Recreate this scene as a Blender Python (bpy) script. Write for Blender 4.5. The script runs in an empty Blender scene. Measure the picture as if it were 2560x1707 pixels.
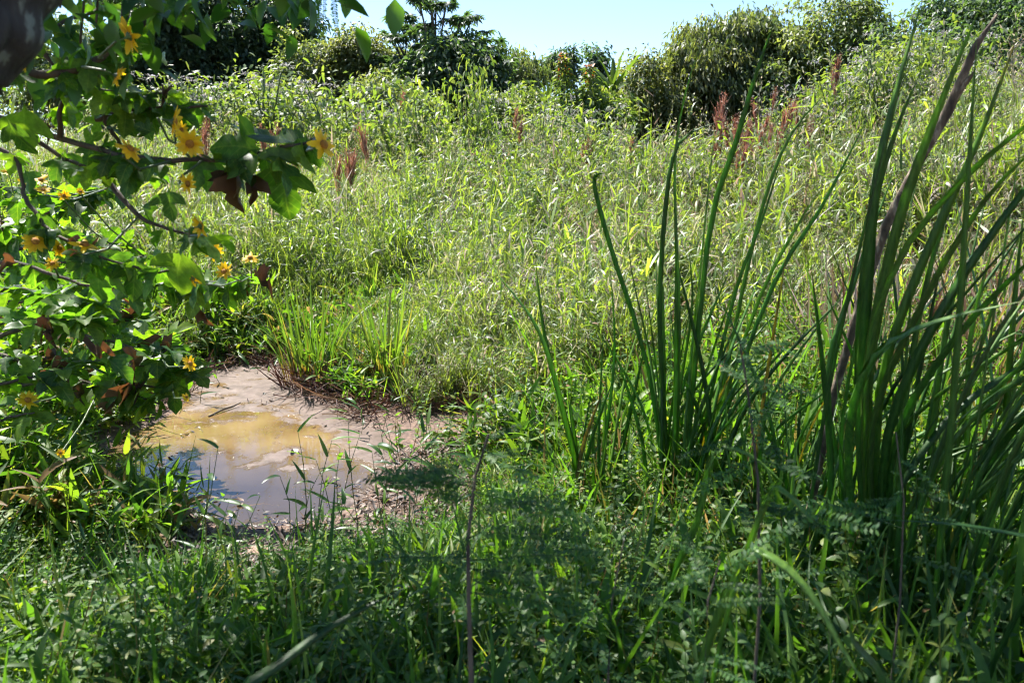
import bpy, math, random
import numpy as np
from mathutils import Vector, Matrix

rng = np.random.default_rng(11)
random.seed(11)
S = bpy.context.scene
COL = S.collection
R = math.radians

# ------------------------------------------------------------------ camera
PW, PH = 2560.0, 1707.0
FPX = 28.0 / 36.0 * PW
CZ = 1.62
PITCH = R(11.7)
cam_d = bpy.data.cameras.new('camera')
cam_d.lens = 28.0
cam_d.sensor_width = 36.0
cam_d.clip_start = 0.05
cam_d.clip_end = 2000
cam_d.dof.use_dof = True
cam_d.dof.focus_distance = 6.0
cam_d.dof.aperture_fstop = 5.0
cam = bpy.data.objects.new('camera', cam_d)
cam.location = (0, 0, CZ)
cam.rotation_euler = (math.pi / 2 - PITCH, 0, 0)
COL.objects.link(cam)
S.camera = cam

# ------------------------------------------------------------------ light
SUN_EL, SUN_AZ = R(57), R(-42)          # in front of the camera, to the left
world = bpy.data.worlds.new('World')
S.world = world
world.use_nodes = True
nt = world.node_tree
bg = nt.nodes['Background']
sky = nt.nodes.new('ShaderNodeTexSky')
sky.sky_type = 'NISHITA'
sky.sun_disc = False
sky.sun_elevation = SUN_EL
sky.sun_rotation = SUN_AZ
sky.air_density = 1.0
sky.altitude = 900
sky.dust_density = 0.05
sky.ozone_density = 3.0
nt.links.new(sky.outputs[0], bg.inputs[0])
bg.inputs[1].default_value = 0.08
sun_d = bpy.data.lights.new('sun', 'SUN')
sun_d.energy = 5.0
sun_d.angle = R(0.5)
sun_d.color = (1.0, 0.965, 0.91)
sun = bpy.data.objects.new('sun', sun_d)
sv = Vector((math.sin(SUN_AZ) * math.cos(SUN_EL), math.cos(SUN_AZ) * math.cos(SUN_EL), math.sin(SUN_EL)))
sun.rotation_euler = sv.to_track_quat('Z', 'Y').to_euler()
sun.location = (0, 0, 30)
COL.objects.link(sun)
S.view_settings.view_transform = 'Standard'
S.view_settings.look = 'None'
S.view_settings.gamma = 1.0
S.view_settings.exposure = 1.75
S.view_settings.use_curve_mapping = False
S.render.engine = 'CYCLES'
cy = S.cycles
cy.max_bounces = 8
cy.diffuse_bounces = 6
cy.glossy_bounces = 2
cy.transmission_bounces = 6
cy.use_adaptive_sampling = True
cy.adaptive_threshold = 0.035
cy.adaptive_min_samples = 16
cy.transparent_max_bounces = 4
cy.caustics_reflective = False
cy.caustics_refractive = False
cy.sample_clamp_indirect = 6.0
cy.use_denoising = True
cy.filter_width = 1.2

# ------------------------------------------------------------------ pixel / world helpers
def ray(px, py):
    a = (px - PW / 2) / FPX
    b = -(py - PH / 2) / FPX
    c, s = math.cos(PITCH), math.sin(PITCH)
    return Vector((a, c + b * s, -s + b * c))

def at(px, py, Y):
    d = ray(px, py)
    t = Y / d.y
    return Vector((0, 0, CZ)) + d * t

def on_z(px, py, z=0.0):
    d = ray(px, py)
    t = (z - CZ) / d.z
    return Vector((0, 0, CZ)) + d * t

def px_of(p):
    c, s = math.cos(PITCH), math.sin(PITCH)
    x, y, z = p[0], p[1], p[2] - CZ
    f = y * c - z * s
    u = y * s + z * c
    return (PW / 2 + FPX * x / f, PH / 2 - FPX * u / f)

POND_PX = [(590, 912), (670, 905), (732, 906), (757, 930), (770, 975), (795, 998), (850, 1016), (930, 1045), (985, 1085),
           (1005, 1130), (985, 1190), (930, 1255), (860, 1300), (763, 1322), (640, 1335), (560, 1325), (488, 1309),
           (430, 1262), (350, 1235), (275, 1200), (225, 1150), (270, 1095), (360, 1060), (430, 1020), (455, 970), (500, 930)]
POND = np.array([[on_z(x, y).x, on_z(x, y).y] for x, y in POND_PX])

def smooth(a, b, x):
    t = np.clip((x - a) / (b - a), 0, 1)
    return t * t * (3 - 2 * t)

def pond_sd(x, y):
    x = np.asarray(x, float); y = np.asarray(y, float)
    d = np.full(x.shape, 1e9); inside = np.zeros(x.shape, bool)
    n = len(POND)
    for i in range(n):
        ax, ay = POND[i]; bx, by = POND[(i + 1) % n]
        ex, ey = bx - ax, by - ay
        t = np.clip(((x - ax) * ex + (y - ay) * ey) / (ex * ex + ey * ey), 0, 1)
        d = np.minimum(d, np.hypot(x - ax - t * ex, y - ay - t * ey))
        c = ((ay > y) != (by > y)) & (x < (bx - ax) * (y - ay) / (by - ay + 1e-12) + ax)
        inside ^= c
    return np.where(inside, -d, d)

def wave(x, y, f, s):
    return (np.sin(x * f + s) * np.cos(y * f * 1.13 + 1.7 * s) + np.sin((x + y) * f * .63 + 2.1 * s)) * .5

def T(x, y):
    x = np.asarray(x, float); y = np.asarray(y, float)
    far = .66 * smooth(6.6, 13.5, y) + .25 * smooth(15, 40, y)
    xr = x - 1.6 - .06 * np.clip(y, 0, 30)
    right = 1.3 * smooth(0, 7.5, xr) * smooth(3.0, 8.0, y) * (1 - .25 * smooth(14, 40, y))
    left = .25 * smooth(0.5, 4, -x - 1.2)
    near = .10 + .10 * smooth(3.2, 1.5, y)
    bump = .05 * wave(x, y, 1.3, .4) + .03 * wave(x, y, 3.1, 2.)
    sd = pond_sd(x, y)
    h = near + far + right + left + bump + .10 * smooth(6.6, 8.5, y)
    out = .015 + (h - .015) * smooth(-.02, .75, sd)
    return np.where(sd > 0, out, .015 - .3 * smooth(0, .5, -sd))

def T1(x, y):
    return float(T(np.array([x]), np.array([y]))[0])

def gnd(px, py):
    d = ray(px, py); o = Vector((0, 0, CZ))
    ts = np.concatenate([np.arange(.5, 12, .02), np.arange(12, 80, .1)])
    X, Y, Z = d.x * ts, d.y * ts, CZ + d.z * ts
    k = np.nonzero(Z <= T(X, Y))[0]
    i = k[0] if len(k) else len(ts) - 1
    return Vector((X[i], Y[i], T1(X[i], Y[i])))

# ------------------------------------------------------------------ mesh builder
class MB:
    def __len__(s): return 1
    def __init__(s):
        s.v = []; s.f = []; s.t = []; s.n = 0
    def add(s, v, f, t=.5):
        v = np.asarray(v, float); f = np.asarray(f, int)
        s.v.append(v); s.f.append(f + s.n)
        s.t.append(np.full(len(v), t) if np.isscalar(t) else np.asarray(t, float))
        s.n += len(v)
    def place(s, tpl, Rm, P, sc, tint):
        """tpl=(v,f); Rm (n,3,3); P (n,3); sc (n,) or (n,3)"""
        v, f = tpl
        n = len(P)
        if n == 0: return
        sc = np.asarray(sc, float)
        if sc.ndim == 1: sc = np.repeat(sc[:, None], 3, 1)
        V = np.einsum('nij,nkj->nki', Rm, v[None] * sc[:, None, :]) + P[:, None, :]
        k = len(v)
        Fc = f[None] + (np.arange(n) * k)[:, None, None]
        s.add(V.reshape(-1, 3), Fc.reshape(-1, f.shape[1]), np.repeat(np.asarray(tint, float), k))
    def tube(s, pts, rad, sides=6, t=.5):
        pts = [Vector(p) for p in pts]; n = len(pts)
        if np.isscalar(rad): rad = [rad] * n
        vs = []; up = Vector((.13, .21, 1)).normalized()
        for i, p in enumerate(pts):
            d = (pts[min(i + 1, n - 1)] - pts[max(i - 1, 0)]).normalized()
            a = d.cross(up)
            if a.length < .05: a = d.cross(Vector((1, 0, .1)))
            a.normalize(); b = d.cross(a)
            for k in range(sides):
                q = 2 * math.pi * k / sides
                vs.append(p + (a * math.cos(q) + b * math.sin(q)) * rad[i])
        fs = []
        for i in range(n - 1):
            for k in range(sides):
                k2 = (k + 1) % sides
                fs.append((i * sides + k, i * sides + k2, (i + 1) * sides + k2, (i + 1) * sides + k))
        s.add([tuple(v) for v in vs], fs, t)
        c0 = len(vs)
        s.add([tuple(pts[-1] + (pts[-1] - pts[-2]).normalized() * rad[-1] * .6)] + [tuple(v) for v in vs[-sides:]],
              [(0, 1 + k, 1 + (k + 1) % sides) for k in range(sides)], t)
    def mesh(s, name, mat):
        me = bpy.data.meshes.new(name)
        V = np.concatenate(s.v); Tn = np.concatenate(s.t)
        lt = np.concatenate([np.full(len(f), f.shape[1]) for f in s.f])
        lv = np.concatenate([f.ravel() for f in s.f])
        ls = np.concatenate([[0], np.cumsum(lt)[:-1]])
        me.vertices.add(len(V)); me.vertices.foreach_set('co', V.ravel())
        me.loops.add(len(lv)); me.loops.foreach_set('vertex_index', lv.astype(np.int32))
        me.polygons.add(len(lt)); me.polygons.foreach_set('loop_start', ls.astype(np.int32))
        me.polygons.foreach_set('use_smooth', np.ones(len(lt), bool))
        me.update(calc_edges=True)
        a = me.attributes.new('tint', 'FLOAT', 'POINT'); a.data.foreach_set('value', Tn)
        me.materials.append(mat)
        return me
    def build(s, name, mat, parent=None, link=True):
        return link_obj(name, s.mesh(name, mat), parent, link)

def link_obj(name, me, parent=None, link=True):
    o = bpy.data.objects.new(name, me)
    if link: COL.objects.link(o)
    if parent is not None:
        o.parent = parent
    return o

def tag(o, label, cat=None, group=None, kind=None):
    o['label'] = label
    if cat: o['category'] = cat
    if group: o['group'] = group
    if kind: o['kind'] = kind
    return o

def empty(name, loc=(0, 0, 0), rz=0.0):
    o = bpy.data.objects.new(name, None)
    o.location = loc; o.rotation_euler = (0, 0, rz)
    o.empty_display_size = .1
    COL.objects.link(o)
    return o

def rot(az, el, roll=None):
    """frame of a leaf: +Y along the leaf, Z its upper side. vectorised -> (n,3,3)"""
    az = np.asarray(az, float); el = np.asarray(el, float)
    roll = np.zeros_like(az) if roll is None else np.asarray(roll, float)
    n = len(az); I = np.zeros((n, 3, 3))
    ca, sa = np.cos(az), np.sin(az); ce, se = np.cos(el), np.sin(el); cr, sr = np.cos(roll), np.sin(roll)
    Z = np.zeros((n, 3, 3)); Z[:, 0, 0] = ca; Z[:, 0, 1] = -sa; Z[:, 1, 0] = sa; Z[:, 1, 1] = ca; Z[:, 2, 2] = 1
    X = np.zeros((n, 3, 3)); X[:, 0, 0] = 1; X[:, 1, 1] = ce; X[:, 1, 2] = -se; X[:, 2, 1] = se; X[:, 2, 2] = ce
    Y = np.zeros((n, 3, 3)); Y[:, 0, 0] = cr; Y[:, 0, 2] = sr; Y[:, 1, 1] = 1; Y[:, 2, 0] = -sr; Y[:, 2, 2] = cr
    return Z @ X @ Y

def strip_tpl(seg, prof, fold=.25, droop=.0, cols=3, wav=0.0, twist=0.0):
    """unit-length leaf along +Y. prof(t) half width (relative to length)"""
    v = []; f = []
    for i in range(seg + 1):
        t = i / seg; w = max(prof(t), .0006)
        ang = droop * t                       # curls down
        y = math.sin(ang) / droop if abs(droop) > 1e-3 else t
        z = -(1 - math.cos(ang)) / droop if abs(droop) > 1e-3 else 0
        z += wav * math.sin(9 * t)
        tw = twist * t
        for c in range(cols):
            u = -1 + 2 * c / (cols - 1)
            x = u * w; dz = abs(u) * w * fold
            v.append((x * math.cos(tw) - dz * math.sin(tw), y, z + dz * math.cos(tw) + x * math.sin(tw)))
    for i in range(seg):
        for c in range(cols - 1):
            a = i * cols + c
            f.append((a, a + 1, a + cols + 1, a + cols))
    return np.array(v), np.array(f)

P_LANCE = lambda w: (lambda t: w * (math.sin(math.pi * min(1, t * .93 + .07) ** .62) ** .9 if t < 1 else 0))
P_BLADE = lambda w: (lambda t: w * (min(1, .55 + t * 1.6) * (1 - t ** 2.6)))
P_OVATE = lambda w: (lambda t: w * math.sin(math.pi * t ** .75) ** .8 if 0 < t < 1 else 0)

# ------------------------------------------------------------------ materials
def newmat(name):
    m = bpy.data.materials.new(name); m.use_nodes = True
    n = m.node_tree; n.nodes.clear()
    return m, n, n.nodes, n.links

def ramp(n, cols, interp='LINEAR'):
    r = n.nodes.new('ShaderNodeValToRGB'); e = r.color_ramp.elements
    r.color_ramp.interpolation = interp
    while len(e) > 1: e.remove(e[0])
    e[0].position = cols[0][0]; e[0].color = (*cols[0][1], 1)
    for p, c in cols[1:]:
        k = e.new(p); k.color = (*c, 1)
    return r

def leaf_mat(name, cols, trans=.5, tcol=(1.9, 1.9, .45), rough=.42, spec=.5, rnd=.25, inst=False, veins=False, spots=0.0, straw=None, mottle=None):
    """cols: ramp over the vertex attribute tint; tcol: factor from reflected to transmitted colour"""
    m, n, N, L = newmat(name)
    a = N.new('ShaderNodeAttribute'); a.attribute_name = 'tint'
    fac = a.outputs['Fac']
    if inst:
        b = N.new('ShaderNodeAttribute'); b.attribute_type = 'INSTANCER'; b.attribute_name = 'gv'
        ad = N.new('ShaderNodeMath'); ad.operation = 'ADD'; ad.use_clamp = True
        L.new(fac, ad.inputs[0]); L.new(b.outputs['Fac'], ad.inputs[1]); fac = ad.outputs[0]
    r = ramp(n, cols); L.new(fac, r.inputs[0])
    col = r.outputs[0]
    oi = N.new('ShaderNodeObjectInfo')
    mr = N.new('ShaderNodeMapRange'); mr.inputs[3].default_value = 1 - rnd; mr.inputs[4].default_value = 1 + rnd
    L.new(oi.outputs['Random'], mr.inputs[0])
    mul = N.new('ShaderNodeVectorMath'); mul.operation = 'SCALE'
    L.new(col, mul.inputs[0]); L.new(mr.outputs[0], mul.inputs['Scale'])
    col = mul.outputs[0]
    if veins or spots:
        tc = N.new('ShaderNodeTexCoord')
        if spots:
            no = N.new('ShaderNodeTexNoise'); no.inputs['Scale'].default_value = 26; no.inputs['Detail'].default_value = 3
            L.new(tc.outputs['Object'], no.inputs['Vector'])
            rs = ramp(n, [(.60, (0, 0, 0)), (.72, (1, 1, 1))]); L.new(no.outputs[0], rs.inputs[0])
            ms = N.new('ShaderNodeMath'); ms.operation = 'MULTIPLY'; ms.inputs[1].default_value = spots
            L.new(rs.outputs[0], ms.inputs[0])
            mx = N.new('ShaderNodeMix'); mx.data_type = 'RGBA'
            L.new(ms.outputs[0], mx.inputs[0]); L.new(col, mx.inputs[6]); mx.inputs[7].default_value = (.10, .055, .02, 1)
            col = mx.outputs[2]
        if veins:
            sp = N.new('ShaderNodeSeparateXYZ'); L.new(tc.outputs['Object'], sp.inputs[0])
            ab = N.new('ShaderNodeMath'); ab.operation = 'ABSOLUTE'; L.new(sp.outputs[0], ab.inputs[0])
            md = ramp(n, [(.0, (1, 1, 1)), (.018, (0, 0, 0))]); L.new(ab.outputs[0], md.inputs[0])
            sb = N.new('ShaderNodeMath'); sb.operation = 'SUBTRACT'; L.new(sp.outputs[1], sb.inputs[0]); L.new(ab.outputs[0], sb.inputs[1])
            sn = N.new('ShaderNodeMath'); sn.operation = 'MULTIPLY'; sn.inputs[1].default_value = 42; L.new(sb.outputs[0], sn.inputs[0])
            si = N.new('ShaderNodeMath'); si.operation = 'SINE'; L.new(sn.outputs[0], si.inputs[0])
            sr_ = ramp(n, [(.90, (0, 0, 0)), (1.0, (.6, .6, .6))]); L.new(si.outputs[0], sr_.inputs[0])
            mxv = N.new('ShaderNodeMath'); mxv.operation = 'MAXIMUM'
            L.new(md.outputs[0], mxv.inputs[0]); L.new(sr_.outputs[0], mxv.inputs[1])
            mv = N.new('ShaderNodeMix'); mv.data_type = 'RGBA'
            vf = N.new('ShaderNodeMath'); vf.operation = 'MULTIPLY'; vf.inputs[1].default_value = .55; L.new(mxv.outputs[0], vf.inputs[0])
            L.new(vf.outputs[0], mv.inputs[0]); L.new(col, mv.inputs[6]); mv.inputs[7].default_value = (.16, .22, .07, 1)
            col = mv.outputs[2]
    if mottle:
        tq = N.new('ShaderNodeTexCoord'); mq = N.new('ShaderNodeMapping'); mq.inputs['Scale'].default_value = mottle
        nq = N.new('ShaderNodeTexNoise'); nq.inputs['Scale'].default_value = 1; nq.inputs['Detail'].default_value = 4; nq.inputs['Roughness'].default_value = .65
        L.new(tq.outputs['Object'], mq.inputs[0]); L.new(mq.outputs[0], nq.inputs['Vector'])
        rq = ramp(n, [(.3, G(.55, .6, .6)), (.5, G(1, 1, 1)), (.68, G(1.5, 1.3, 1.2))]); L.new(nq.outputs[0], rq.inputs[0])
        vq = N.new('ShaderNodeVectorMath'); vq.operation = 'MULTIPLY'; L.new(col, vq.inputs[0]); L.new(rq.outputs[0], vq.inputs[1]); col = vq.outputs[0]
    p = N.new('ShaderNodeBsdfPrincipled')
    p.inputs['Roughness'].default_value = rough
    p.inputs['Specular IOR Level'].default_value = spec
    L.new(col, p.inputs['Base Color'])
    tr = N.new('ShaderNodeBsdfTranslucent')
    tm = N.new('ShaderNodeVectorMath'); tm.operation = 'MULTIPLY'; tm.inputs[1].default_value = tcol
    if straw:
        ts = N.new('ShaderNodeMapRange'); ts.data_type = 'FLOAT_VECTOR'; ts.interpolation_type = 'LINEAR'
        fv = N.new('ShaderNodeCombineXYZ')
        for q in range(3): L.new(fac, fv.inputs[q])
        L.new(fv.outputs[0], ts.inputs['Vector'])
        ts.inputs[7].default_value = (straw,) * 3; ts.inputs[8].default_value = (straw + .1,) * 3
        ts.inputs[9].default_value = tcol; ts.inputs[10].default_value = (1.1, 1.05, .9)
        L.new(ts.outputs['Vector'], tm.inputs[1])
    L.new(col, tm.inputs[0]); L.new(tm.outputs[0], tr.inputs[0])
    mx = N.new('ShaderNodeMixShader'); mx.inputs[0].default_value = trans
    L.new(p.outputs[0], mx.inputs[1]); L.new(tr.outputs[0], mx.inputs[2])
    o = N.new('ShaderNodeOutputMaterial'); L.new(mx.outputs[0], o.inputs[0])
    return m

def bark_mat(name, c1, c2, scale=9.0, c3=None, rough=.85):
    m, n, N, L = newmat(name)
    tc = N.new('ShaderNodeTexCoord')
    no = N.new('ShaderNodeTexNoise'); no.inputs['Scale'].default_value = scale; no.inputs['Detail'].default_value = 6
    mp = N.new('ShaderNodeMapping'); mp.inputs['Scale'].default_value = (1, 1, .35)
    L.new(tc.outputs['Object'], mp.inputs[0]); L.new(mp.outputs[0], no.inputs['Vector'])
    cols = [(.35, c1), (.56 if c3 else .62, c2)] + ([(.62, c3)] if c3 else [])
    r = ramp(n, cols); L.new(no.outputs[0], r.inputs[0])
    p = N.new('ShaderNodeBsdfPrincipled'); p.inputs['Roughness'].default_value = rough
    L.new(r.outputs[0], p.inputs['Base Color'])
    b = N.new('ShaderNodeBump'); b.inputs['Strength'].default_value = .6; b.inputs['Distance'].default_value = .02
    L.new(no.outputs[0], b.inputs['Height']); L.new(b.outputs[0], p.inputs['Normal'])
    o = N.new('ShaderNodeOutputMaterial'); L.new(p.outputs[0], o.inputs[0])
    return m

G = lambda r, g, b: (r, g, b)
M = {}
M['field'] = leaf_mat('field_grass', [(0, G(.06, .105, .03)), (.3, G(.115, .19, .05)), (.55, G(.18, .245, .07)),
                                      (.72, G(.24, .27, .12)), (.85, G(.37, .34, .26)), (1, G(.26, .18, .13))],
                      trans=.5, tcol=(1.95, 1.9, .4), rough=.48, spec=.75, rnd=.22, inst=True, straw=.66)
M['lush'] = leaf_mat('lush_grass', [(0, G(.032, .072, .022)), (.4, G(.058, .12, .028)), (.7, G(.10, .17, .03)), (.9, G(.18, .21, .045)), (1, G(.24, .15, .07))],
                     trans=.48, tcol=(2.0, 2.3, .45), rough=.48, spec=.32, rnd=.25, inst=True, straw=.92)
M['sprig'] = leaf_mat('sprig_leaf', [(0, G(.03, .08, .02)), (.6, G(.07, .15, .03)), (1, G(.12, .18, .035))], trans=.5, tcol=(1.9, 2.1, .45), rough=.36, spec=.5)
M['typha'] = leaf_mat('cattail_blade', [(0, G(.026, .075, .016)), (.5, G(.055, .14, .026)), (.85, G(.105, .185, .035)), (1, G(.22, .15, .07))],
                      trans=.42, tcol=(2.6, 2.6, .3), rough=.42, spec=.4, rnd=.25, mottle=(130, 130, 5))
M['tuss'] = leaf_mat('tussock_blade', [(0, G(.14, .05, .02)), (.25, G(.16, .08, .03)), (.36, G(.20, .17, .08)), (.45, G(.06, .12, .03)), (1, G(.12, .18, .045))], trans=.5, tcol=(1.7, 1.9, .4), rough=.36)
M['dry'] = leaf_mat('dry_straw', [(0, G(.03, .012, .012)), (.4, G(.085, .032, .024)), (.7, G(.16, .085, .06)), (1, G(.36, .29, .22))], trans=.25, tcol=(1.2, 1.1, .8), rough=.55, rnd=.3, inst=True)
M['litter'] = leaf_mat('leaf_litter', [(0, G(.03, .017, .012)), (.5, G(.09, .055, .035)), (.8, G(.19, .13, .09)), (1, G(.32, .27, .21))], trans=.15, tcol=(1.2, 1, .7), rough=.6, inst=True)
M['tith'] = leaf_mat('sunflower_bush_leaf', [(0, G(.03, .075, .022)), (.5, G(.06, .13, .028)), (1, G(.11, .18, .035))],
                     trans=.55, tcol=(2.5, 2.7, .35), rough=.45, spec=.4, rnd=.3, veins=True, spots=.3, mottle=(5, 5, 5))
M['deadleaf'] = leaf_mat('dead_leaf', [(0, G(.03, .02, .015)), (.5, G(.07, .045, .028)), (1, G(.15, .085, .04))], trans=.25, tcol=(1.8, 1.1, .5), rough=.7, rnd=.3, spots=.6)
M['petal'] = leaf_mat('yellow_petal', [(0, G(.62, .33, .01)), (.5, G(.74, .48, .012)), (1, G(.80, .58, .03))], trans=.45, tcol=(1.2, 1.05, .6), rough=.5, spec=.3, rnd=.12)
M['disc'] = leaf_mat('flower_disc', [(0, G(.20, .07, .01)), (.5, G(.36, .15, .01)), (1, G(.55, .28, .02))], trans=.1, tcol=(1, 1, 1), rough=.8, rnd=.2)
M['calyx'] = leaf_mat('flower_calyx', [(0, G(.05, .10, .03)), (1, G(.09, .15, .04))], trans=.2, rough=.5)
M['twig'] = bark_mat('twig_bark', G(.035, .025, .018), G(.10, .075, .05), 30)
M['stemg'] = bark_mat('green_stem', G(.04, .075, .025), G(.10, .13, .05), 25, rough=.5)
M['trunk'] = bark_mat('tree_bark', G(.03, .025, .02), G(.11, .09, .07), 7)
M['lichen'] = bark_mat('lichen_bark', G(.010, .009, .008), G(.035, .032, .027), 30, G(.13, .15, .125))
M['deadwood'] = bark_mat('dead_wood', G(.035, .023, .014), G(.13, .09, .056), 45, G(.26, .20, .14))
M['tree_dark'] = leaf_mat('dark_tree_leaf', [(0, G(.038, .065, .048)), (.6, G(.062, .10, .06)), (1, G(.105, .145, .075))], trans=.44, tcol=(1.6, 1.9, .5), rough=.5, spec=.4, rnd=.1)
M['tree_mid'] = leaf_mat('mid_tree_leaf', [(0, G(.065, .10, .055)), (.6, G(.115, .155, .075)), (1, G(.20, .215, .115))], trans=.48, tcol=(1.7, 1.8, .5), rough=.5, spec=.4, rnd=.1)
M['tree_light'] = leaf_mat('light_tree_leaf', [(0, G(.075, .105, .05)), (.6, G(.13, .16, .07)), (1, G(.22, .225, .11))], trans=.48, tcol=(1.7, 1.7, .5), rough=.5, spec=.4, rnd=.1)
M['shrub'] = leaf_mat('shrub_leaf', [(0, G(.055, .095, .03)), (.6, G(.105, .165, .05)), (1, G(.18, .22, .08))], trans=.48, tcol=(1.8, 1.8, .45), rough=.5, spec=.5, rnd=.15)
M['white'] = leaf_mat('white_florets', [(0, G(.20, .17, .16)), (.5, G(.33, .30, .29)), (1, G(.5, .47, .46))], trans=.3, tcol=(1, 1, 1), rough=.8, rnd=.08)
M['orange'] = leaf_mat('orange_young_leaf', [(0, G(.40, .10, .03)), (1, G(.55, .22, .05))], trans=.4, tcol=(1.2, 1, .6), rough=.5)
M['plume'] = leaf_mat('red_brown_plume', [(0, G(.14, .06, .04)), (.5, G(.25, .12, .085)), (1, G(.38, .23, .17))], trans=.4, tcol=(1.3, 1, .8), rough=.6, rnd=.2)
M['banana'] = leaf_mat('banana_leaf', [(0, G(.06, .11, .03)), (1, G(.11, .17, .04))], trans=.5, tcol=(1.6, 1.6, .45), rough=.4, rnd=.2)
M['fern'] = leaf_mat('pinnate_leaflet', [(0, G(.03, .075, .03)), (.6, G(.055, .12, .035)), (1, G(.10, .17, .04))], trans=.5, tcol=(2.0, 2.3, .4), rough=.5, spec=.2, rnd=.3)
M['canopy'] = leaf_mat('canopy_leaf', [(0, G(.014, .045, .018)), (.6, G(.03, .08, .02)), (1, G(.06, .12, .025))], trans=.45, tcol=(2, 2.3, .35), rough=.42, rnd=.2)

# ground
m, n, N, L = newmat('earth'); M['earth'] = m
tc = N.new('ShaderNodeTexCoord')
n1 = N.new('ShaderNodeTexNoise'); n1.inputs['Scale'].default_value = 3.0; n1.inputs['Detail'].default_value = 8; n1.inputs['Roughness'].default_value = .7
n2 = N.new('ShaderNodeTexNoise'); n2.inputs['Scale'].default_value = 38; n2.inputs['Detail'].default_value = 5
L.new(tc.outputs['Object'], n1.inputs['Vector']); L.new(tc.outputs['Object'], n2.inputs['Vector'])
ad = N.new('ShaderNodeMath'); ad.operation = 'MULTIPLY_ADD'; ad.inputs[1].default_value = .5; L.new(n2.outputs[0], ad.inputs[0])
hm = N.new('ShaderNodeMath'); hm.operation = 'MULTIPLY'; hm.inputs[1].default_value = .5; L.new(n1.outputs[0], hm.inputs[0]); L.new(hm.outputs[0], ad.inputs[2])
r = ramp(n, [(.36, G(.035, .02, .013)), (.5, G(.10, .055, .035)), (.64, G(.19, .12, .08))]); L.new(ad.outputs[0], r.inputs[0])
p = N.new('ShaderNodeBsdfPrincipled'); p.inputs['Roughness'].default_value = .8; L.new(r.outputs[0], p.inputs['Base Color'])
b = N.new('ShaderNodeBump'); b.inputs['Strength'].default_value = .8; b.inputs['Distance'].default_value = .03
L.new(ad.outputs[0], b.inputs['Height']); L.new(b.outputs[0], p.inputs['Normal'])
o = N.new('ShaderNodeOutputMaterial'); L.new(p.outputs[0], o.inputs[0])

# water: muddy brown with a pale mat of scum along the far and right shore (vertex attribute 'scum')
m, n, N, L = newmat('muddy_water'); M['water'] = m
tc = N.new('ShaderNodeTexCoord')
at_ = N.new('ShaderNodeAttribute'); at_.attribute_name = 'scum'
nA = N.new('ShaderNodeTexNoise'); nA.inputs['Scale'].default_value = 5.5; nA.inputs['Detail'].default_value = 7; nA.inputs['Roughness'].default_value = .62
nA.inputs['Distortion'].default_value = .4
mp = N.new('ShaderNodeMapping'); mp.inputs['Scale'].default_value = (1, .9, 1); L.new(tc.outputs['Object'], mp.inputs[0]); L.new(mp.outputs[0], nA.inputs['Vector'])
n15 = N.new('ShaderNodeMath'); n15.operation = 'MULTIPLY_ADD'; n15.inputs[1].default_value = 1.7; n15.inputs[2].default_value = -.35; L.new(nA.outputs[0], n15.inputs[0])
sm = N.new('ShaderNodeMath'); sm.operation = 'ADD'; L.new(at_.outputs['Fac'], sm.inputs[0]); L.new(n15.outputs[0], sm.inputs[1])
rs = ramp(n, [(.80, (0, 0, 0)), (.90, (.55, .55, .55)), (1.0, (.92, .92, .92))])
hs = N.new('ShaderNodeMath'); hs.operation = 'MULTIPLY'; hs.inputs[1].default_value = .8
L.new(sm.outputs[0], hs.inputs[0]); L.new(hs.outputs[0], rs.inputs[0])
# specks of foam
vo = N.new('ShaderNodeTexVoronoi'); vo.inputs['Scale'].default_value = 26; vo.inputs['Randomness'].default_value = 1; L.new(tc.outputs['Object'], vo.inputs['Vector'])
rv = ramp(n, [(.10, (1, 1, 1)), (.16, (0, 0, 0))]); L.new(vo.outputs['Distance'], rv.inputs[0])
nb = N.new('ShaderNodeTexNoise'); nb.inputs['Scale'].default_value = 5; L.new(tc.outputs['Object'], nb.inputs['Vector'])
rb = ramp(n, [(.50, (0, 0, 0)), (.60, (.8, .8, .8))]); L.new(nb.outputs[0], rb.inputs[0])
mm = N.new('ShaderNodeMath'); mm.operation = 'MULTIPLY'; L.new(rv.outputs[0], mm.inputs[0]); L.new(rb.outputs[0], mm.inputs[1])
mx_ = N.new('ShaderNodeMath'); mx_.operation = 'MAXIMUM'; L.new(mm.outputs[0], mx_.inputs[0]); L.new(rs.outputs[0], mx_.inputs[1])
# colours
nc = N.new('ShaderNodeTexNoise'); nc.inputs['Scale'].default_value = 9; nc.inputs['Roughness'].default_value = .75; nc.inputs['Detail'].default_value = 6; L.new(tc.outputs['Object'], nc.inputs['Vector'])
rc = ramp(n, [(.30, G(.035, .02, .014)), (.44, G(.075, .047, .034)), (.58, G(.125, .085, .068)), (.72, G(.20, .16, .14))]); L.new(nc.outputs[0], rc.inputs[0])
nd = N.new('ShaderNodeTexNoise'); nd.inputs['Scale'].default_value = 2.4; nd.inputs['Detail'].default_value = 4; L.new(tc.outputs['Object'], nd.inputs['Vector'])
rd = ramp(n, [(.35, G(.10, .058, .022)), (.5, G(.16, .10, .044)), (.7, G(.21, .14, .07))]); L.new(nd.outputs[0], rd.inputs[0])
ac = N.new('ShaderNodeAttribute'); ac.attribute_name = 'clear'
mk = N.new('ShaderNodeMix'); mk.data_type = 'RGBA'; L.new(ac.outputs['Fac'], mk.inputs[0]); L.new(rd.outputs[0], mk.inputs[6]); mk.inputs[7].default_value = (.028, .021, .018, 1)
mc = N.new('ShaderNodeMix'); mc.data_type = 'RGBA'; L.new(mx_.outputs[0], mc.inputs[0]); L.new(mk.outputs[2], mc.inputs[6]); L.new(rc.outputs[0], mc.inputs[7])
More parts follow.
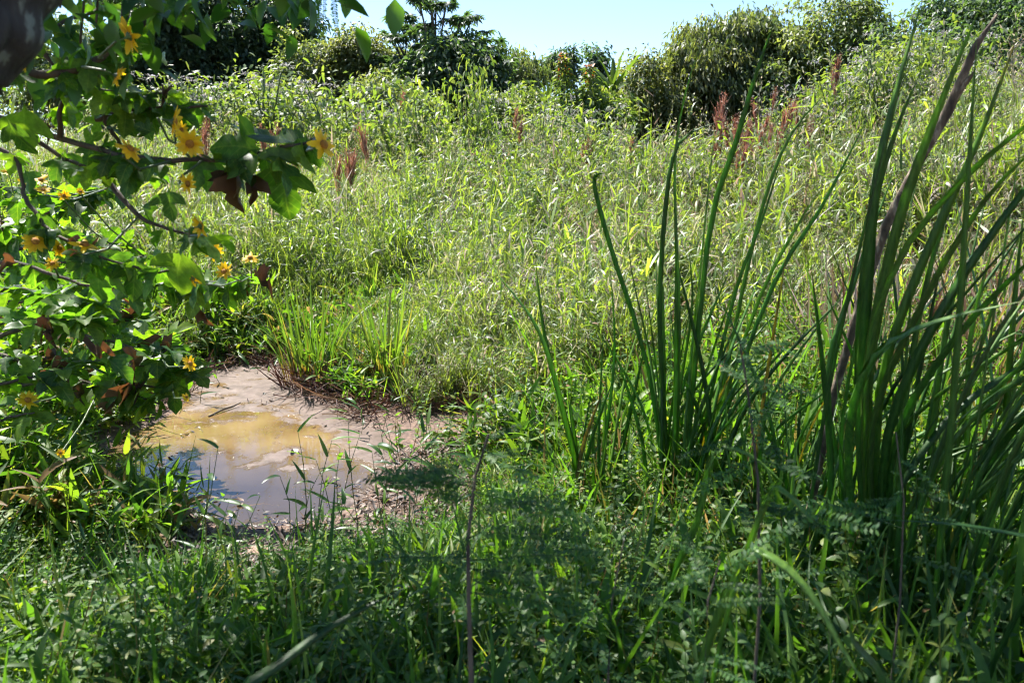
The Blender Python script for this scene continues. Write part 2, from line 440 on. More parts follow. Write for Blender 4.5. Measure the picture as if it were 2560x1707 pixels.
p = N.new('ShaderNodeBsdfPrincipled'); L.new(mc.outputs[2], p.inputs['Base Color'])
p.inputs['IOR'].default_value = 1.45
rr = N.new('ShaderNodeMapRange'); rr.inputs[3].default_value = .045; rr.inputs[4].default_value = .55; L.new(mx_.outputs[0], rr.inputs[0]); L.new(rr.outputs[0], p.inputs['Roughness'])
nw = N.new('ShaderNodeTexNoise'); nw.inputs['Scale'].default_value = 14; nw.inputs['Detail'].default_value = 2; L.new(tc.outputs['Object'], nw.inputs['Vector'])
b1 = N.new('ShaderNodeBump'); b1.inputs['Strength'].default_value = .06; b1.inputs['Distance'].default_value = .01; L.new(nw.outputs[0], b1.inputs['Height'])
b2 = N.new('ShaderNodeBump'); b2.inputs['Strength'].default_value = .5; b2.inputs['Distance'].default_value = .008
L.new(mx_.outputs[0], b2.inputs['Height']); L.new(b1.outputs[0], b2.inputs['Normal']); L.new(b2.outputs[0], p.inputs['Normal'])
o = N.new('ShaderNodeOutputMaterial'); L.new(p.outputs[0], o.inputs[0])

# ------------------------------------------------------------------ ground and water
xs = np.unique(np.concatenate([np.arange(-4, 4.01, .07), np.arange(-14, 14, .4), np.linspace(-60, 60, 61), np.linspace(-400, 400, 41)]))
ys = np.unique(np.concatenate([np.arange(.5, 9.01, .07), np.arange(-4, 30, .4), np.linspace(-30, 80, 56), np.linspace(-60, 600, 34)]))
gx, gy = np.meshgrid(xs, ys)
gz = T(gx, gy)
V = np.stack([gx, gy, gz], -1).reshape(-1, 3)
nx, ny = len(xs), len(ys)
ii, jj = np.meshgrid(np.arange(nx - 1), np.arange(ny - 1))
a = (jj * nx + ii).ravel()
mb = MB(); mb.add(V, np.stack([a, a + 1, a + nx + 1, a + nx], 1))
tag(mb.build('ground', M['earth']), 'reddish brown earth bank and sloping field under the plants', kind='structure')

wx = np.arange(POND[:, 0].min() - .2, POND[:, 0].max() + .2, .05); wy = np.arange(POND[:, 1].min() - .2, POND[:, 1].max() + .2, .05)
gx, gy = np.meshgrid(wx, wy)
nx, ny = len(wx), len(wy)
ii, jj = np.meshgrid(np.arange(nx - 1), np.arange(ny - 1))
a = (jj * nx + ii).ravel()
q = np.stack([a, a + 1, a + nx + 1, a + nx], 1)
sdw = pond_sd(gx, gy).ravel()
q = q[(sdw[q] < .12).any(1)]
mb = MB(); mb.add(np.stack([gx.ravel(), gy.ravel(), np.zeros(gx.size)], 1), q)
water = mb.build('pond_water', M['water'])
tag(water, 'shallow muddy brown pond with pale pinkish scum at its far end', kind='structure')
X, Y = gx.ravel(), gy.ravel()
def band(pxs, wid):
    d = np.full(X.shape, 9.)
    for (p0, p1) in zip(pxs[:-1], pxs[1:]):
        A = on_z(*p0); B = on_z(*p1); e = B - A
        t = np.clip(((X - A.x) * e.x + (Y - A.y) * e.y) / (e.x ** 2 + e.y ** 2), 0, 1)
        d = np.minimum(d, np.hypot(X - A.x - t * e.x, Y - A.y - t * e.y))
    return 1 - smooth(0, wid * 2.0, d)
sc = np.maximum.reduce([band([(560, 930), (740, 930), (660, 975)], .55), band([(700, 960), (800, 1030), (960, 1075), (1050, 1120)], .26),
                        band([(590, 1015), (640, 1022)], .09) * .85, band([(655, 1155), (725, 1128)], .08) * .95, band([(725, 1172), (765, 1165)], .05) * .9, band([(900, 1085), (1060, 1180), (960, 1260)], .2)])
sc = .30 + .62 * sc
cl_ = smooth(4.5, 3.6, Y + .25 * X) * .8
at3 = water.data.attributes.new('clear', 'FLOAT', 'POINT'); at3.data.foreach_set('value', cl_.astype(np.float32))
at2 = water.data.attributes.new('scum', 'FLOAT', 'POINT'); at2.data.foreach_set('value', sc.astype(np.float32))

# ------------------------------------------------------------------ scattering (for what nobody could count)
def scatter(name, label, cat, templates, P, rz, tilt, scl, gv, slope=0.0):
    me = bpy.data.meshes.new(name); n_ = len(P)
    me.vertices.add(n_); me.vertices.foreach_set('co', np.asarray(P, float).ravel())
    e = np.zeros((n_, 3)); hh = .25
    sx = (T(P[:, 0] + hh, P[:, 1]) - T(P[:, 0] - hh, P[:, 1])) / (2 * hh); sy = (T(P[:, 0], P[:, 1] + hh) - T(P[:, 0], P[:, 1] - hh)) / (2 * hh)
    for i in range(n_):
        nrm = Vector((-sx[i] * slope, -sy[i] * slope, 1))
        q = Vector((0, 0, 1)).rotation_difference(nrm).to_matrix() @ Matrix.Rotation(tilt[i, 0], 3, 'X') @ Matrix.Rotation(tilt[i, 1], 3, 'Y') @ Matrix.Rotation(rz[i], 3, 'Z')
        e[i] = q.to_euler('XYZ')
    at = me.attributes.new('rot', 'FLOAT_VECTOR', 'POINT'); at.data.foreach_set('vector', e.ravel())
    at = me.attributes.new('scl', 'FLOAT', 'POINT'); at.data.foreach_set('value', np.asarray(scl, float))
    at = me.attributes.new('gv', 'FLOAT', 'POINT'); at.data.foreach_set('value', np.asarray(gv, float))
    at = me.attributes.new('idx', 'INT', 'POINT'); at.data.foreach_set('value', rng.integers(0, len(templates), n_).astype(np.int32))
    o = link_obj(name, me)
    c = bpy.data.collections.new(name + '_tufts')
    for i, t in enumerate(templates):
        c.objects.link(bpy.data.objects.new('%s_tuft_%02d' % (name, i), t))
    g = bpy.data.node_groups.new(name, 'GeometryNodeTree')
    g.interface.new_socket('Geometry', in_out='INPUT', socket_type='NodeSocketGeometry')
    g.interface.new_socket('Geometry', in_out='OUTPUT', socket_type='NodeSocketGeometry')
    N = g.nodes; L = g.links
    gi = N.new('NodeGroupInput'); go = N.new('NodeGroupOutput')
    ip = N.new('GeometryNodeInstanceOnPoints'); ci = N.new('GeometryNodeCollectionInfo')
    ci.inputs['Collection'].default_value = c
    ci.inputs['Separate Children'].default_value = True; ci.inputs['Reset Children'].default_value = True
    def na(nm, ty):
        k = N.new('GeometryNodeInputNamedAttribute'); k.data_type = ty; k.inputs['Name'].default_value = nm
        return k.outputs['Attribute']
    L.new(gi.outputs[0], ip.inputs['Points']); L.new(ci.outputs[0], ip.inputs['Instance'])
    ip.inputs['Pick Instance'].default_value = True
    L.new(na('idx', 'INT'), ip.inputs['Instance Index'])
    L.new(na('rot', 'FLOAT_VECTOR'), ip.inputs['Rotation']); L.new(na('scl', 'FLOAT'), ip.inputs['Scale'])
    L.new(ip.outputs[0], go.inputs[0])
    md = o.modifiers.new('scatter', 'NODES'); md.node_group = g
    tag(o, label, cat, kind='stuff')
    return o

U = rng.uniform
NR = rng.normal

# blade and leaf templates
LANCES = [strip_tpl(4, P_LANCE(w), f, d) for w, f, d in ((.085, .35, .7), (.10, .3, 1.1), (.075, .5, .35), (.09, .2, -.3))]
THIN = [strip_tpl(3, P_LANCE(w), .3, d, cols=2) for w, d in ((.044, .5), (.052, .9), (.04, .15), (.056, 1.4))]
ARCH = [strip_tpl(6, P_BLADE(w), .35, d, cols=2) for w, d in ((.010, .5), (.012, .9), (.010, 1.5), (.008, .15))]

def leafy_tuft(seed, nst, rad, hmin, hmax, leafL, leafW_set, nleaf, el, tints, arch=0, archL=(.5, .9), stem_w=.0022, lean=.22, dry_frac=.1, mat='field', into=None):
    mb = into or MB()
    for s in range(nst):
        a, r_ = U(0, 6.28), rad * math.sqrt(U(0, 1))
        h = U(hmin, hmax)
        la, ll = U(0, 6.28), abs(NR(0, lean))
        dry = U() < dry_frac
        tb = U(.76, 1.0) if dry else U(*tints)
        base = np.array([r_ * math.cos(a), r_ * math.sin(a), -.03])
        pts = []
        for k in range(5):
            t = k / 4
            pts.append(base + np.array([math.cos(la) * ll * h * t ** 1.6, math.sin(la) * ll * h * t ** 1.6, h * t * (1 - .12 * ll * t)]))
        mb.tube(pts, [stem_w, stem_w, stem_w * .8, stem_w * .7, stem_w * .4], 3, min(1, tb + .12))
        n_ = rng.integers(*nleaf)
        tt = np.sort(U(.22, 1.0, n_))
        P = np.array([np.interp(tt, [0, .25, .5, .75, 1], [p[i] for p in pts]) for i in range(3)]).T
        az = U(0, 6.28) + np.arange(n_) * 2.4 + NR(0, .5, n_)
        e = NR(el[0], el[1], n_)
        L_ = U(*leafL, n_) * (1.05 - .35 * np.abs(tt - .55))
        k = rng.integers(0, len(leafW_set), n_)
        ti = np.clip(tb + NR(0, .10, n_), 0, 1)
        Rm = rot(az, e, NR(0, .5, n_))
        for j in range(len(leafW_set)):
            q = k == j
            mb.place(leafW_set[j], Rm[q], P[q], L_[q], ti[q])
    if arch:
        a = U(0, 6.28, arch); r_ = rad * np.sqrt(U(0, 1, arch))
        P = np.stack([r_ * np.cos(a), r_ * np.sin(a), np.full(arch, -.02)], 1)
        Rm = rot(U(0, 6.28, arch), NR(1.25, .2, arch), NR(0, .4, arch))
        ti = np.where(U(0, 1, arch) < dry_frac * 1.6, U(.74, .98, arch), U(tints[0], tints[1] + .1, arch))
        k = rng.integers(0, len(ARCH), arch); L_ = U(*archL, arch)
        for j in range(len(ARCH)):
            q = k == j
            mb.place(ARCH[j], Rm[q], P[q], L_[q], ti[q])

def pts_in(n_, x0, x1, y0, y1):
    return U(x0, x1, n_), U(y0, y1, n_)

def vnoise(x, y, f, s=0.):
    return .5 + .5 * (wave(x, y, f, s) * .6 + wave(x + 3.1, y - 1.7, f * 2.3, s + 1.) * .4)

# --- far and middle field: small tufts near the shore, wider patches beyond
def wisps(mb, n_, rad, h0, h1):
    """tall thin flowering stems with pale spikelets"""
    for q in range(n_):
        a, r_ = U(0, 6.28), rad * math.sqrt(U(0, 1)); h = U(h0, h1); la, ll = U(0, 6.28), abs(NR(0, .22))
        b0 = np.array([r_ * math.cos(a), r_ * math.sin(a), 0]); pts = [b0 + np.array([math.cos(la) * ll * h * t ** 2, math.sin(la) * ll * h * t ** 2, h * t]) for t in (0, .4, .75, 1)]
        mb.tube(pts, [.0026, .0022, .0016, .001], 3, U(.6, .9))
        m_ = 16; t = U(.72, 1.0, m_)
        P = np.array([np.interp(t, [0, .4, .75, 1], [p[i] for p in pts]) for i in range(3)]).T + NR(0, .012, (m_, 3))
        mb.place(KITE, rot(U(0, 6.28, m_), NR(.7, .5, m_), U(0, 3, m_)), P, U(.025, .055, m_), U(.62, .86, m_))
        m_ = 6; t = U(.1, .75, m_); P = np.array([np.interp(t, [0, .4, .75, 1], [p[i] for p in pts]) for i in range(3)]).T
        mb.place(THIN[2], rot(U(0, 6.28, m_), NR(.8, .4, m_), NR(0, .5, m_)), P, U(.12, .28, m_), U(.2, .6, m_))
KITE = (np.array([(0, 0, 0), (.13, .4, .05), (0, 1, 0), (-.13, .4, .05)]), np.array([(0, 1, 2, 3)]))
def field_tuft(n1, n2, rad, hs=1.0, ls=1.0, nw=0):
    mb = MB()
    leafy_tuft(0, n1, rad, .35 * hs, 1.05 * hs, (.08 * ls, .17 * ls), THIN, (9, 15), (.75, .5), (.12, .6), arch=n1, dry_frac=.14, into=mb)
    leafy_tuft(0, n2, rad, .5 * hs, 1.25 * hs, (.11 * ls, .22 * ls), THIN, (4, 7), (.9, .4), (.2, .64), arch=n2 * 5, archL=(.6 * hs, 1.15 * hs), dry_frac=.26, into=mb)
    if nw: wisps(mb, nw, rad, .9 * hs, 1.55 * hs)
    return mb.mesh('tuft', M['field'])
def field_gv(xx, yy):
    return (vnoise(xx, yy, .45, 1.2) - .5) * .34 + NR(0, .05, len(xx)) + .05 + .04 * smooth(2.5, 6, xx - .08 * yy) + np.where((xx < -.6) & (yy < 9), -.16, 0)
small_t = [field_tuft(11, 4, .20, 1, 1.15, 1) for _ in range(5)]
n_ = 1900
xx, yy = pts_in(n_, -3.2, 3.4, 5.2, 9.2)
sd = pond_sd(xx, yy)
ok_zone = ~((yy < 6.0) & (xx > 1.0)) & ((xx < .2) | (yy > 5.6) | (sd > .9)) & ~((xx < -1.2) & (yy < 6.2))
keep = (sd > .25) & (sd < 1.9) & ok_zone & (U(0, 1, n_) < .35 + .65 * smooth(.3, .9, sd))
xx, yy, sd = xx[keep], yy[keep], sd[keep]
scl = (.36 + .60 * smooth(.3, 2.2, sd)) * (.75 + .5 * vnoise(xx, yy, .7, .3)) * U(.8, 1.2, len(xx))
scatter('shore_grass', 'knee-high leafy grass growing along the far shore of the pond', 'grass', small_t,
        np.stack([xx, yy, T(xx, yy)], 1), U(0, 6.28, len(xx)), NR(0, .10, (len(xx), 2)), scl, field_gv(xx, yy))
near_t = [field_tuft(24, 9, .34, 1.0, 1.3, q) for q in (2, 5, 0, 3, 8, 1, 4)] + [field_tuft(7, 4, .30, .7, 1.2, 2), field_tuft(4, 14, .30, 1.1, 1.3, 6)]
patch_t = [field_tuft(66, 26, .60, 1.0, 1.0, q) for q in (6, 14, 2, 10, 24, 4)]
for zone, tset, step, y0, y1 in (('near', near_t, .50, 5.2, 11.0), ('far', patch_t, .80, 11.0, 22)):
    gx_, gy_ = np.meshgrid(np.arange(-24, 24, step), np.arange(y0, y1, step))
    xx = (gx_ + U(-.4, .4, gx_.shape) * step).ravel(); yy = (gy_ + U(-.4, .4, gx_.shape) * step).ravel()
    sd = pond_sd(xx, yy)
    keep = (np.abs(xx) < .74 * yy + 1.4) & (sd > 1.3) & ~((yy < 6.3) & (xx > .8)) & ~((xx < -1.2) & (yy < 6.6)) & (U(0, 1, len(xx)) < .93)
    xx, yy, sd = xx[keep], yy[keep], sd[keep]
    scl = (.62 + .65 * vnoise(xx, yy, .8, .3) + .35 * (vnoise(xx, yy, 2.6, 1.9) - .5)) * (1 + .006 * yy) * U(.72, 1.28, len(xx)) * (.72 + .28 * smooth(1.2, 3.0, sd))
    nm, lb = {'near': ('tall_grass', 'tall tangled pale green grass and weeds rising just behind the pond'), 'far': ('meadow_grass', 'waist-high pale grass filling the far field up to the shrubs')}[zone]
    scatter(nm, lb, 'grass', tset, np.stack([xx, yy, T(xx, yy)], 1), U(0, 6.28, len(xx)), NR(0, .07, (len(xx), 2)), scl, field_gv(xx, yy) + (vnoise(xx, yy, 1.9, 3.) - .5) * .2, slope=.8)
print('field', len(xx))

WOVAL = strip_tpl(2, P_LANCE(.16), .25, .6, cols=2)
def weed_clump(n_, rad, h):
    mb = MB()
    for q in range(n_):
        a, r_ = U(0, 6.28), rad * math.sqrt(U(0, 1)); hh = U(.5, 1) * h; la, ll = a + NR(0, .6), U(.05, .35)
        b0 = np.array([r_ * math.cos(a), r_ * math.sin(a), 0]); pts = [b0 + np.array([math.cos(la) * ll * hh * t, math.sin(la) * ll * hh * t, hh * t]) for t in (0, .5, 1)]
        mb.tube(pts, [.005, .004, .002], 3, U(.5, 1))
        m_ = 46; t = U(.15, 1, m_); P = np.array([np.interp(t, [0, .5, 1], [p[i] for p in pts]) for i in range(3)]).T + NR(0, .035, (m_, 3))
        mb.place(WOVAL, rot(U(0, 6.28, m_), NR(.3, .5, m_), NR(0, .4, m_)), P, U(.05, .11, m_), np.clip(NR(.3, .15, m_), 0, .6))
    return mb.mesh('tuft', M['field'])
weedc_t = [weed_clump(14, .22, 1.0), weed_clump(20, .3, 1.1), weed_clump(9, .15, 1.3)]
n_ = 700
xx, yy = pts_in(n_, -9, 12, 7.0, 18)
keep = (np.abs(xx) < .72 * yy + .8) & (vnoise(xx, yy, .62, 4.1) > .60) & (pond_sd(xx, yy) > 1.0)
xx, yy = xx[keep], yy[keep]
scatter('field_weeds', 'patches of darker leafy weeds standing among the pale field grass', 'weeds', weedc_t, np.stack([xx, yy, T(xx, yy)], 1), U(0, 6.28, len(xx)),
        NR(0, .1, (len(xx), 2)), U(.75, 1.3, len(xx)), NR(-.02, .06, len(xx)))
print('weeds', len(xx))

# --- broad-leaved grass of the near bank
def lush_tuft(n1, n2, rad):
    mb = MB()
    leafy_tuft(0, n1, rad, .08, .24, (.075, .14), LANCES, (4, 7), (.45, .45), (.1, .75), stem_w=.0016, lean=.45, dry_frac=.05, mat='lush', into=mb)
    leafy_tuft(0, n2, rad, .12, .34, (.08, .15), LANCES, (4, 6), (.65, .4), (.15, .8), stem_w=.0016, lean=.35, dry_frac=.08, mat='lush', arch=n2, archL=(.2, .4), into=mb)
    return mb.mesh('tuft', M['lush'])
def narrow_tuft(n_, rad, L_):
    mb = MB(); a = U(0, 6.28, n_); r_ = rad * np.sqrt(U(0, 1, n_))
    P = np.stack([r_ * np.cos(a), r_ * np.sin(a), np.full(n_, -.01)], 1); k = rng.integers(0, 4, n_)
    tps = [strip_tpl(6, P_BLADE(w), .35, d, cols=3) for w, d in ((.014, .6), (.016, 1.2), (.012, 1.9), (.014, .2))]
    Rm = rot(a - 1.57 + NR(0, .7, n_), NR(1.2, .2, n_), NR(0, .4, n_)); Ln = U(*L_, n_); ti = U(.2, .97, n_) ** 1.2
    for j in range(4):
        q = k == j; mb.place(tps[j], Rm[q], P[q], Ln[q], ti[q])
    return mb.mesh('tuft', M['lush'])
def forb_tuft(n_, rad, h):
    mb = MB()
    for q in range(n_):
        a, r_ = U(0, 6.28), rad * math.sqrt(U(0, 1)); hh = U(.4, 1) * h; la, ll = U(0, 6.28), U(.05, .4)
        b0 = np.array([r_ * math.cos(a), r_ * math.sin(a), 0]); pts = [b0 + np.array([math.cos(la) * ll * hh * t, math.sin(la) * ll * hh * t, hh * t]) for t in (0, .5, 1)]
        mb.tube(pts, [.0022, .0018, .001], 4, U(.3, 1))
        m_ = 20; t = np.repeat(np.linspace(.2, 1, m_ // 2), 2); P = np.array([np.interp(t, [0, .5, 1], [p[i] for p in pts]) for i in range(3)]).T
        az = U(0, 6) + np.tile([0, 3.14], m_ // 2) + np.repeat(np.arange(m_ // 2) * 1.57, 2)
        mb.place(OVAL, rot(az, NR(.2, .3, m_), NR(0, .3, m_)), P, U(.022, .05, m_) * (1.2 - .5 * t), np.clip(NR(.5, .2, m_), 0, 1))
    return mb.mesh('tuft', M['lush'])
OVAL = strip_tpl(3, P_OVATE(.26), .25, .5)
lush_t = [lush_tuft(13, 4, .17) for _ in range(6)] + [narrow_tuft(26, .09, (.16, .46)), narrow_tuft(18, .12, (.2, .55)), narrow_tuft(14, .12, (.2, .4)), forb_tuft(9, .14, .34), forb_tuft(7, .12, .42)]
n_ = 3700
yy = .75 + 5.5 * U(0, 1, n_) ** 1.1
xx = U(-1, 1, n_) * (.72 * yy + .9)
sd = pond_sd(xx, yy)
nz = vnoise(xx, yy, 2.3, .7)
dens = np.ones(n_)
near_left = (yy < 4.2) & (xx < -.45) & (xx > -1.75)
dens *= np.where((sd < .62) & near_left, .05 + .45 * smooth(.3, .65, sd), 1)       # litter shore on the near left
dens *= np.where(sd < .15, np.where((xx > -.42) & (yy < 4.3), .75, .03), 1)
dens *= np.where((yy > 4.6) & (xx < .3), .0, 1)
dens *= np.where((sd < .5) & (yy > 4.2), .3, 1)
dens *= .6 + .6 * nz
keep = (U(0, 1, n_) < dens) & (sd > np.where((xx > -.42) & (yy < 4.3), -.22, -.02))
xx, yy, sd = xx[keep], yy[keep], sd[keep]
zz = np.maximum(T(xx, yy), -.03)
scl = U(.75, 1.15, len(xx)) * (.85 + .3 * vnoise(xx, yy, 1.4, 2.)) * np.where(yy > 4, 1.3, 1)
scl *= np.where((xx < .1) & (yy < 4.2), .36 + .64 * smooth(.3, 1.5, sd), np.where(sd < .5, .8, 1))
scl *= 1 + .35 * smooth(.4, 1.2, xx)
gv = (vnoise(xx, yy, .9, 2.2) - .5) * .3 + .12 * smooth(3, 5.5, yy) + .05
scatter('broadleaf_grass', 'low dark green broad-leaved grass carpeting the near bank', 'grass', lush_t,
        np.stack([xx, yy, zz], 1), U(0, 6.28, len(xx)), NR(0, .12, (len(xx), 2)), scl, gv)
print('lush', len(xx))

# --- leafy weeds on the left bank under and behind the sunflower bushes
weed_t = [lush_tuft(12, 10, .2) for _ in range(5)]
n_ = 900
xx, yy = pts_in(n_, -4.6, -.9, 3.1, 7.6)
sd = pond_sd(xx, yy)
keep = (sd > .16) & ((sd > .7) | (yy > 4.9) | (xx < -1.55)) & (xx > -.74 * yy - .8) & ~((yy > 6.2) & (xx > -1.3)) & (U(0, 1, n_) < .9)
xx, yy, sd = xx[keep], yy[keep], sd[keep]
scatter('bank_weeds', 'bright leafy weeds covering the left bank under the sunflower bushes', 'weeds', weed_t, np.stack([xx, yy, T(xx, yy)], 1), U(0, 6.28, len(xx)),
        NR(0, .1, (len(xx), 2)), (1.0 + .9 * smooth(.2, 1.2, sd)) * U(.8, 1.2, len(xx)), U(.05, .3, len(xx)))

# --- dead reddish stalks along the waterline, litter on the near shore
def straw_tuft(n_, rad, L_, flat, tint, mat):
    mb = MB()
    a = U(0, 6.28, n_); r_ = rad * np.sqrt(U(0, 1, n_))
    P = np.stack([r_ * np.cos(a), r_ * np.sin(a), U(0, .05, n_)], 1)
    Rm = rot(U(0, 6.28, n_), NR(flat, .35, n_), U(0, 6.28, n_))
    k = rng.integers(0, 2, n_)
    for j, tp in enumerate((strip_tpl(3, lambda t: .016, .8, .5), strip_tpl(3, lambda t: .011, .8, -.6))):
        q = k == j
        mb.place(tp, Rm[q], P[q], U(*L_, n_)[q], U(*tint, n_)[q])
    return mb.mesh('straw', M[mat])
straw_t = [straw_tuft(34, .2, (.08, .26), .35, (.0, .9), 'dry') for _ in range(5)]
n_ = 5200
xx, yy = pts_in(n_, -2.6, 2.2, 3.6, 9.2)
sd = pond_sd(xx, yy)
far_side = (yy > 5.2) | ((xx > .05) & (yy > 4.4))
keep = (sd > np.where(xx > -.3, -.30, -.08)) & (sd < .75 + .4 * vnoise(xx, yy, 1.7)) & far_side & (U(0, 1, n_) < np.where(sd < .05, np.where(xx > -.3, .5, .15), .42))
xx, yy = xx[keep], yy[keep]
scatter('dead_stalks', 'tangle of dead reddish brown stalks along the far waterline', 'dead stalks', straw_t,
        np.stack([xx, yy, np.maximum(T(xx, yy), 0)], 1), U(0, 6.28, len(xx)), NR(0, .1, (len(xx), 2)), U(.7, 1.2, len(xx)), NR(0, .08, len(xx)))
def litter_tuft(n_, rad):
    mb = MB()
    a = U(0, 6.28, n_); r_ = rad * np.sqrt(U(0, 1, n_))
    P = np.stack([r_ * np.cos(a), r_ * np.sin(a), U(.002, .02, n_)], 1)
    Rm = rot(U(0, 6.28, n_), NR(0, .15, n_), NR(0, .3, n_))
    ls = [strip_tpl(3, P_OVATE(.18), .3, .8), strip_tpl(3, P_LANCE(.1), .3, -.9), strip_tpl(3, lambda t: .02, .7, .2)]
    k = rng.integers(0, 3, n_)
    for j in range(3):
        q = k == j
        mb.place(ls[j], Rm[q], P[q], U(.025, .085, n_)[q], U(0, 1, n_)[q] ** 1.2)
    return mb.mesh('litter', M['litter'])
lit_t = [litter_tuft(30, .16) for _ in range(4)]
n_ = 2600
xx, yy = pts_in(n_, -3.0, 2.6, .9, 4.6)
sd = pond_sd(xx, yy)
keep = (sd > .0) & ((sd < .9) | (U(0, 1, n_) < .35))
xx, yy = xx[keep], yy[keep]
scatter('leaf_litter', 'brown and straw coloured leaf litter on the near shore of the pond', 'leaf litter', lit_t,
        np.stack([xx, yy, T(xx, yy)], 1), U(0, 6.28, len(xx)), NR(0, .05, (len(xx), 2)), U(.7, 1.1, len(xx)), NR(0, .05, len(xx)))

n_ = 900
xx, yy = pts_in(n_, -2.2, 1.2, 3.2, 7.2)
sd = pond_sd(xx, yy)
keep = (sd < .02) & (sd > -.42) & (U(0, 1, n_) < np.exp(sd * 3) * .6)
xx, yy = xx[keep], yy[keep]
scatter('floating_debris', 'scattered dead leaf bits and straws floating along the pond margin', 'debris', [litter_tuft(7, .14) for _ in range(4)],
        np.stack([xx, yy, np.full(len(xx), .0)], 1), U(0, 6.28, len(xx)), np.zeros((len(xx), 2)), U(.5, .9, len(xx)), NR(-.1, .1, len(xx)))
n_ = 420
xx, yy = pts_in(n_, 1.9, 7.0, 4.2, 9.5)
keep = (xx > .42 * yy - .3) & (xx < .72 * yy + .8) & (vnoise(xx, yy, 1.1, .9) > .42)
xx, yy = xx[keep], yy[keep]
M['lush'], lush_keep = M['dry'], M['lush']
dryb_t = [narrow_tuft(20, .14, (.35, .9)) for _ in range(4)]
M['lush'] = lush_keep
scatter('dry_blades', 'bleached dry grass blades bent over the bank at the right edge', 'dry grass', dryb_t, np.stack([xx, yy, T(xx, yy)], 1), U(0, 6.28, len(xx)),
        NR(0, .1, (len(xx), 2)), U(.8, 1.25, len(xx)), U(.3, .6, len(xx)))

ORD = ['first', 'second', 'third', 'fourth', 'fifth', 'sixth', 'seventh', 'eighth', 'ninth', 'tenth', 'eleventh', 'twelfth', 'thirteenth', 'fourteenth',
       'fifteenth', 'sixteenth', 'seventeenth', 'eighteenth', 'nineteenth', 'twentieth', 'twenty-first', 'twenty-second', 'twenty-third', 'twenty-fourth',
       'twenty-fifth', 'twenty-sixth', 'twenty-seventh', 'twenty-eighth', 'twenty-ninth', 'thirtieth'] + ['thirty-' + q for q in ('first', 'second', 'third', 'fourth', 'fifth', 'sixth', 'seventh', 'eighth', 'ninth')] + ['fortieth']

# ------------------------------------------------------------------ trees
def kite(w, m_, fold, dr):
    return np.array([(0, 0, 0), (w, m_, fold * w - dr * .2), (0, 1, -dr), (-w, m_, fold * w - dr * .2)]), np.array([(0, 1, 2, 3)])
TL2 = kite(.24, .42, .5, .22)
TL3 = kite(.16, .40, .5, .30)

def crown_leaves(mb, centres, radii, n_clump, per, leafL, tpl, tints, droop, spread=.32):
    """clumps spread over a union of lobes; leaves around each clump centre"""
    k = len(centres); per = int(per * 1.75); spread = spread * .74
    wgt = np.array([r_[0] * r_[2] for r_ in radii]); wgt = wgt / wgt.sum()
    li = rng.choice(k, n_clump, p=wgt)
    d = NR(0, 1, (n_clump, 3)); d /= np.linalg.norm(d, axis=1)[:, None]
    d[:, 2] = np.where(d[:, 2] < -.55, -d[:, 2], d[:, 2])
    rad_ = np.where(U(0, 1, n_clump) < .14, U(1.05, 1.38, n_clump), U(.55, 1.02, n_clump))
    C = np.array(centres)[li] + d * np.array(radii)[li] * rad_[:, None]
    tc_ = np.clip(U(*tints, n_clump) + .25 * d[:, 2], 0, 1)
    n_ = n_clump * per
    ci = np.repeat(np.arange(n_clump), per)
    off = NR(0, 1, (n_, 3)) * spread * np.array([1, 1, .75])
    P = C[ci] + off
    out = off + d[ci] * spread * .8
    az = np.arctan2(-out[:, 0], out[:, 1]) + NR(0, .6, n_)
    el = NR(droop, .45, n_)
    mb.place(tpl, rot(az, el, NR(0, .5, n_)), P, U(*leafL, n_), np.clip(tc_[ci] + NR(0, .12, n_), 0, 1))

def make_tree(name, label, px, top, Y, w, mat, leafL=(.12, .21), n_clump=230, per=42, lobes=9, droop=-.45, tpl=TL2, tints=(.2, .8), depth=.7, low=.18, bark='trunk', spread=.3, round_=1.0, group=None):
    p = at(px, top, Y); x, y = p.x, p.y
    zb = T1(x, y); h = p.z - zb
    root = empty(name, (x, y, zb - .05))
    w2 = w / 2
    cs, rs_ = [], []
    lobes = int(lobes * 1.5)
    for i in range(lobes):
        a = U(0, 6.28); rr_ = math.sqrt(U(0, 1)) * .62
        zf = U(low + .12, .86)
        shrink = math.sqrt(max(.12, 1 - ((zf - .45) / .55) ** 2)) ** round_
        cs.append((w2 * rr_ * math.cos(a) * shrink * 1.25, w2 * depth * rr_ * math.sin(a) * shrink, h * zf))
        r0 = w2 * U(.26, .44)
        rs_.append((r0, r0 * .9, min(r0 * U(.75, 1.0), h * .28)))
    cs.append((0, 0, h * .80)); r0 = w2 * .42; rs_.append((r0, r0, h * .2))
    mb = MB()
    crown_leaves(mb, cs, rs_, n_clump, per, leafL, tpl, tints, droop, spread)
    mb.build('crown', M[mat], root)
    tb = MB(); r0 = .035 * h * .5 + .05
    tb.tube([(0, 0, -.1), (.05 * w2, 0, h * .25), (-.04 * w2, .03 * w2, h * .5), (0, 0, h * .75)], [r0, r0 * .8, r0 * .6, r0 * .25], 8)
    tb.build('trunk', M[bark], root)
    lm = MB()
    for c in cs[:-1]:
        z0 = h * U(.2, .5)
        lm.tube([(0, 0, z0), (c[0] * .5, c[1] * .5, (z0 + c[2]) * .5 + .05 * h), c], [r0 * .45, r0 * .3, r0 * .1], 5)
    lm.build('limbs', M[bark], root)
    return tag(root, label, 'tree', group)

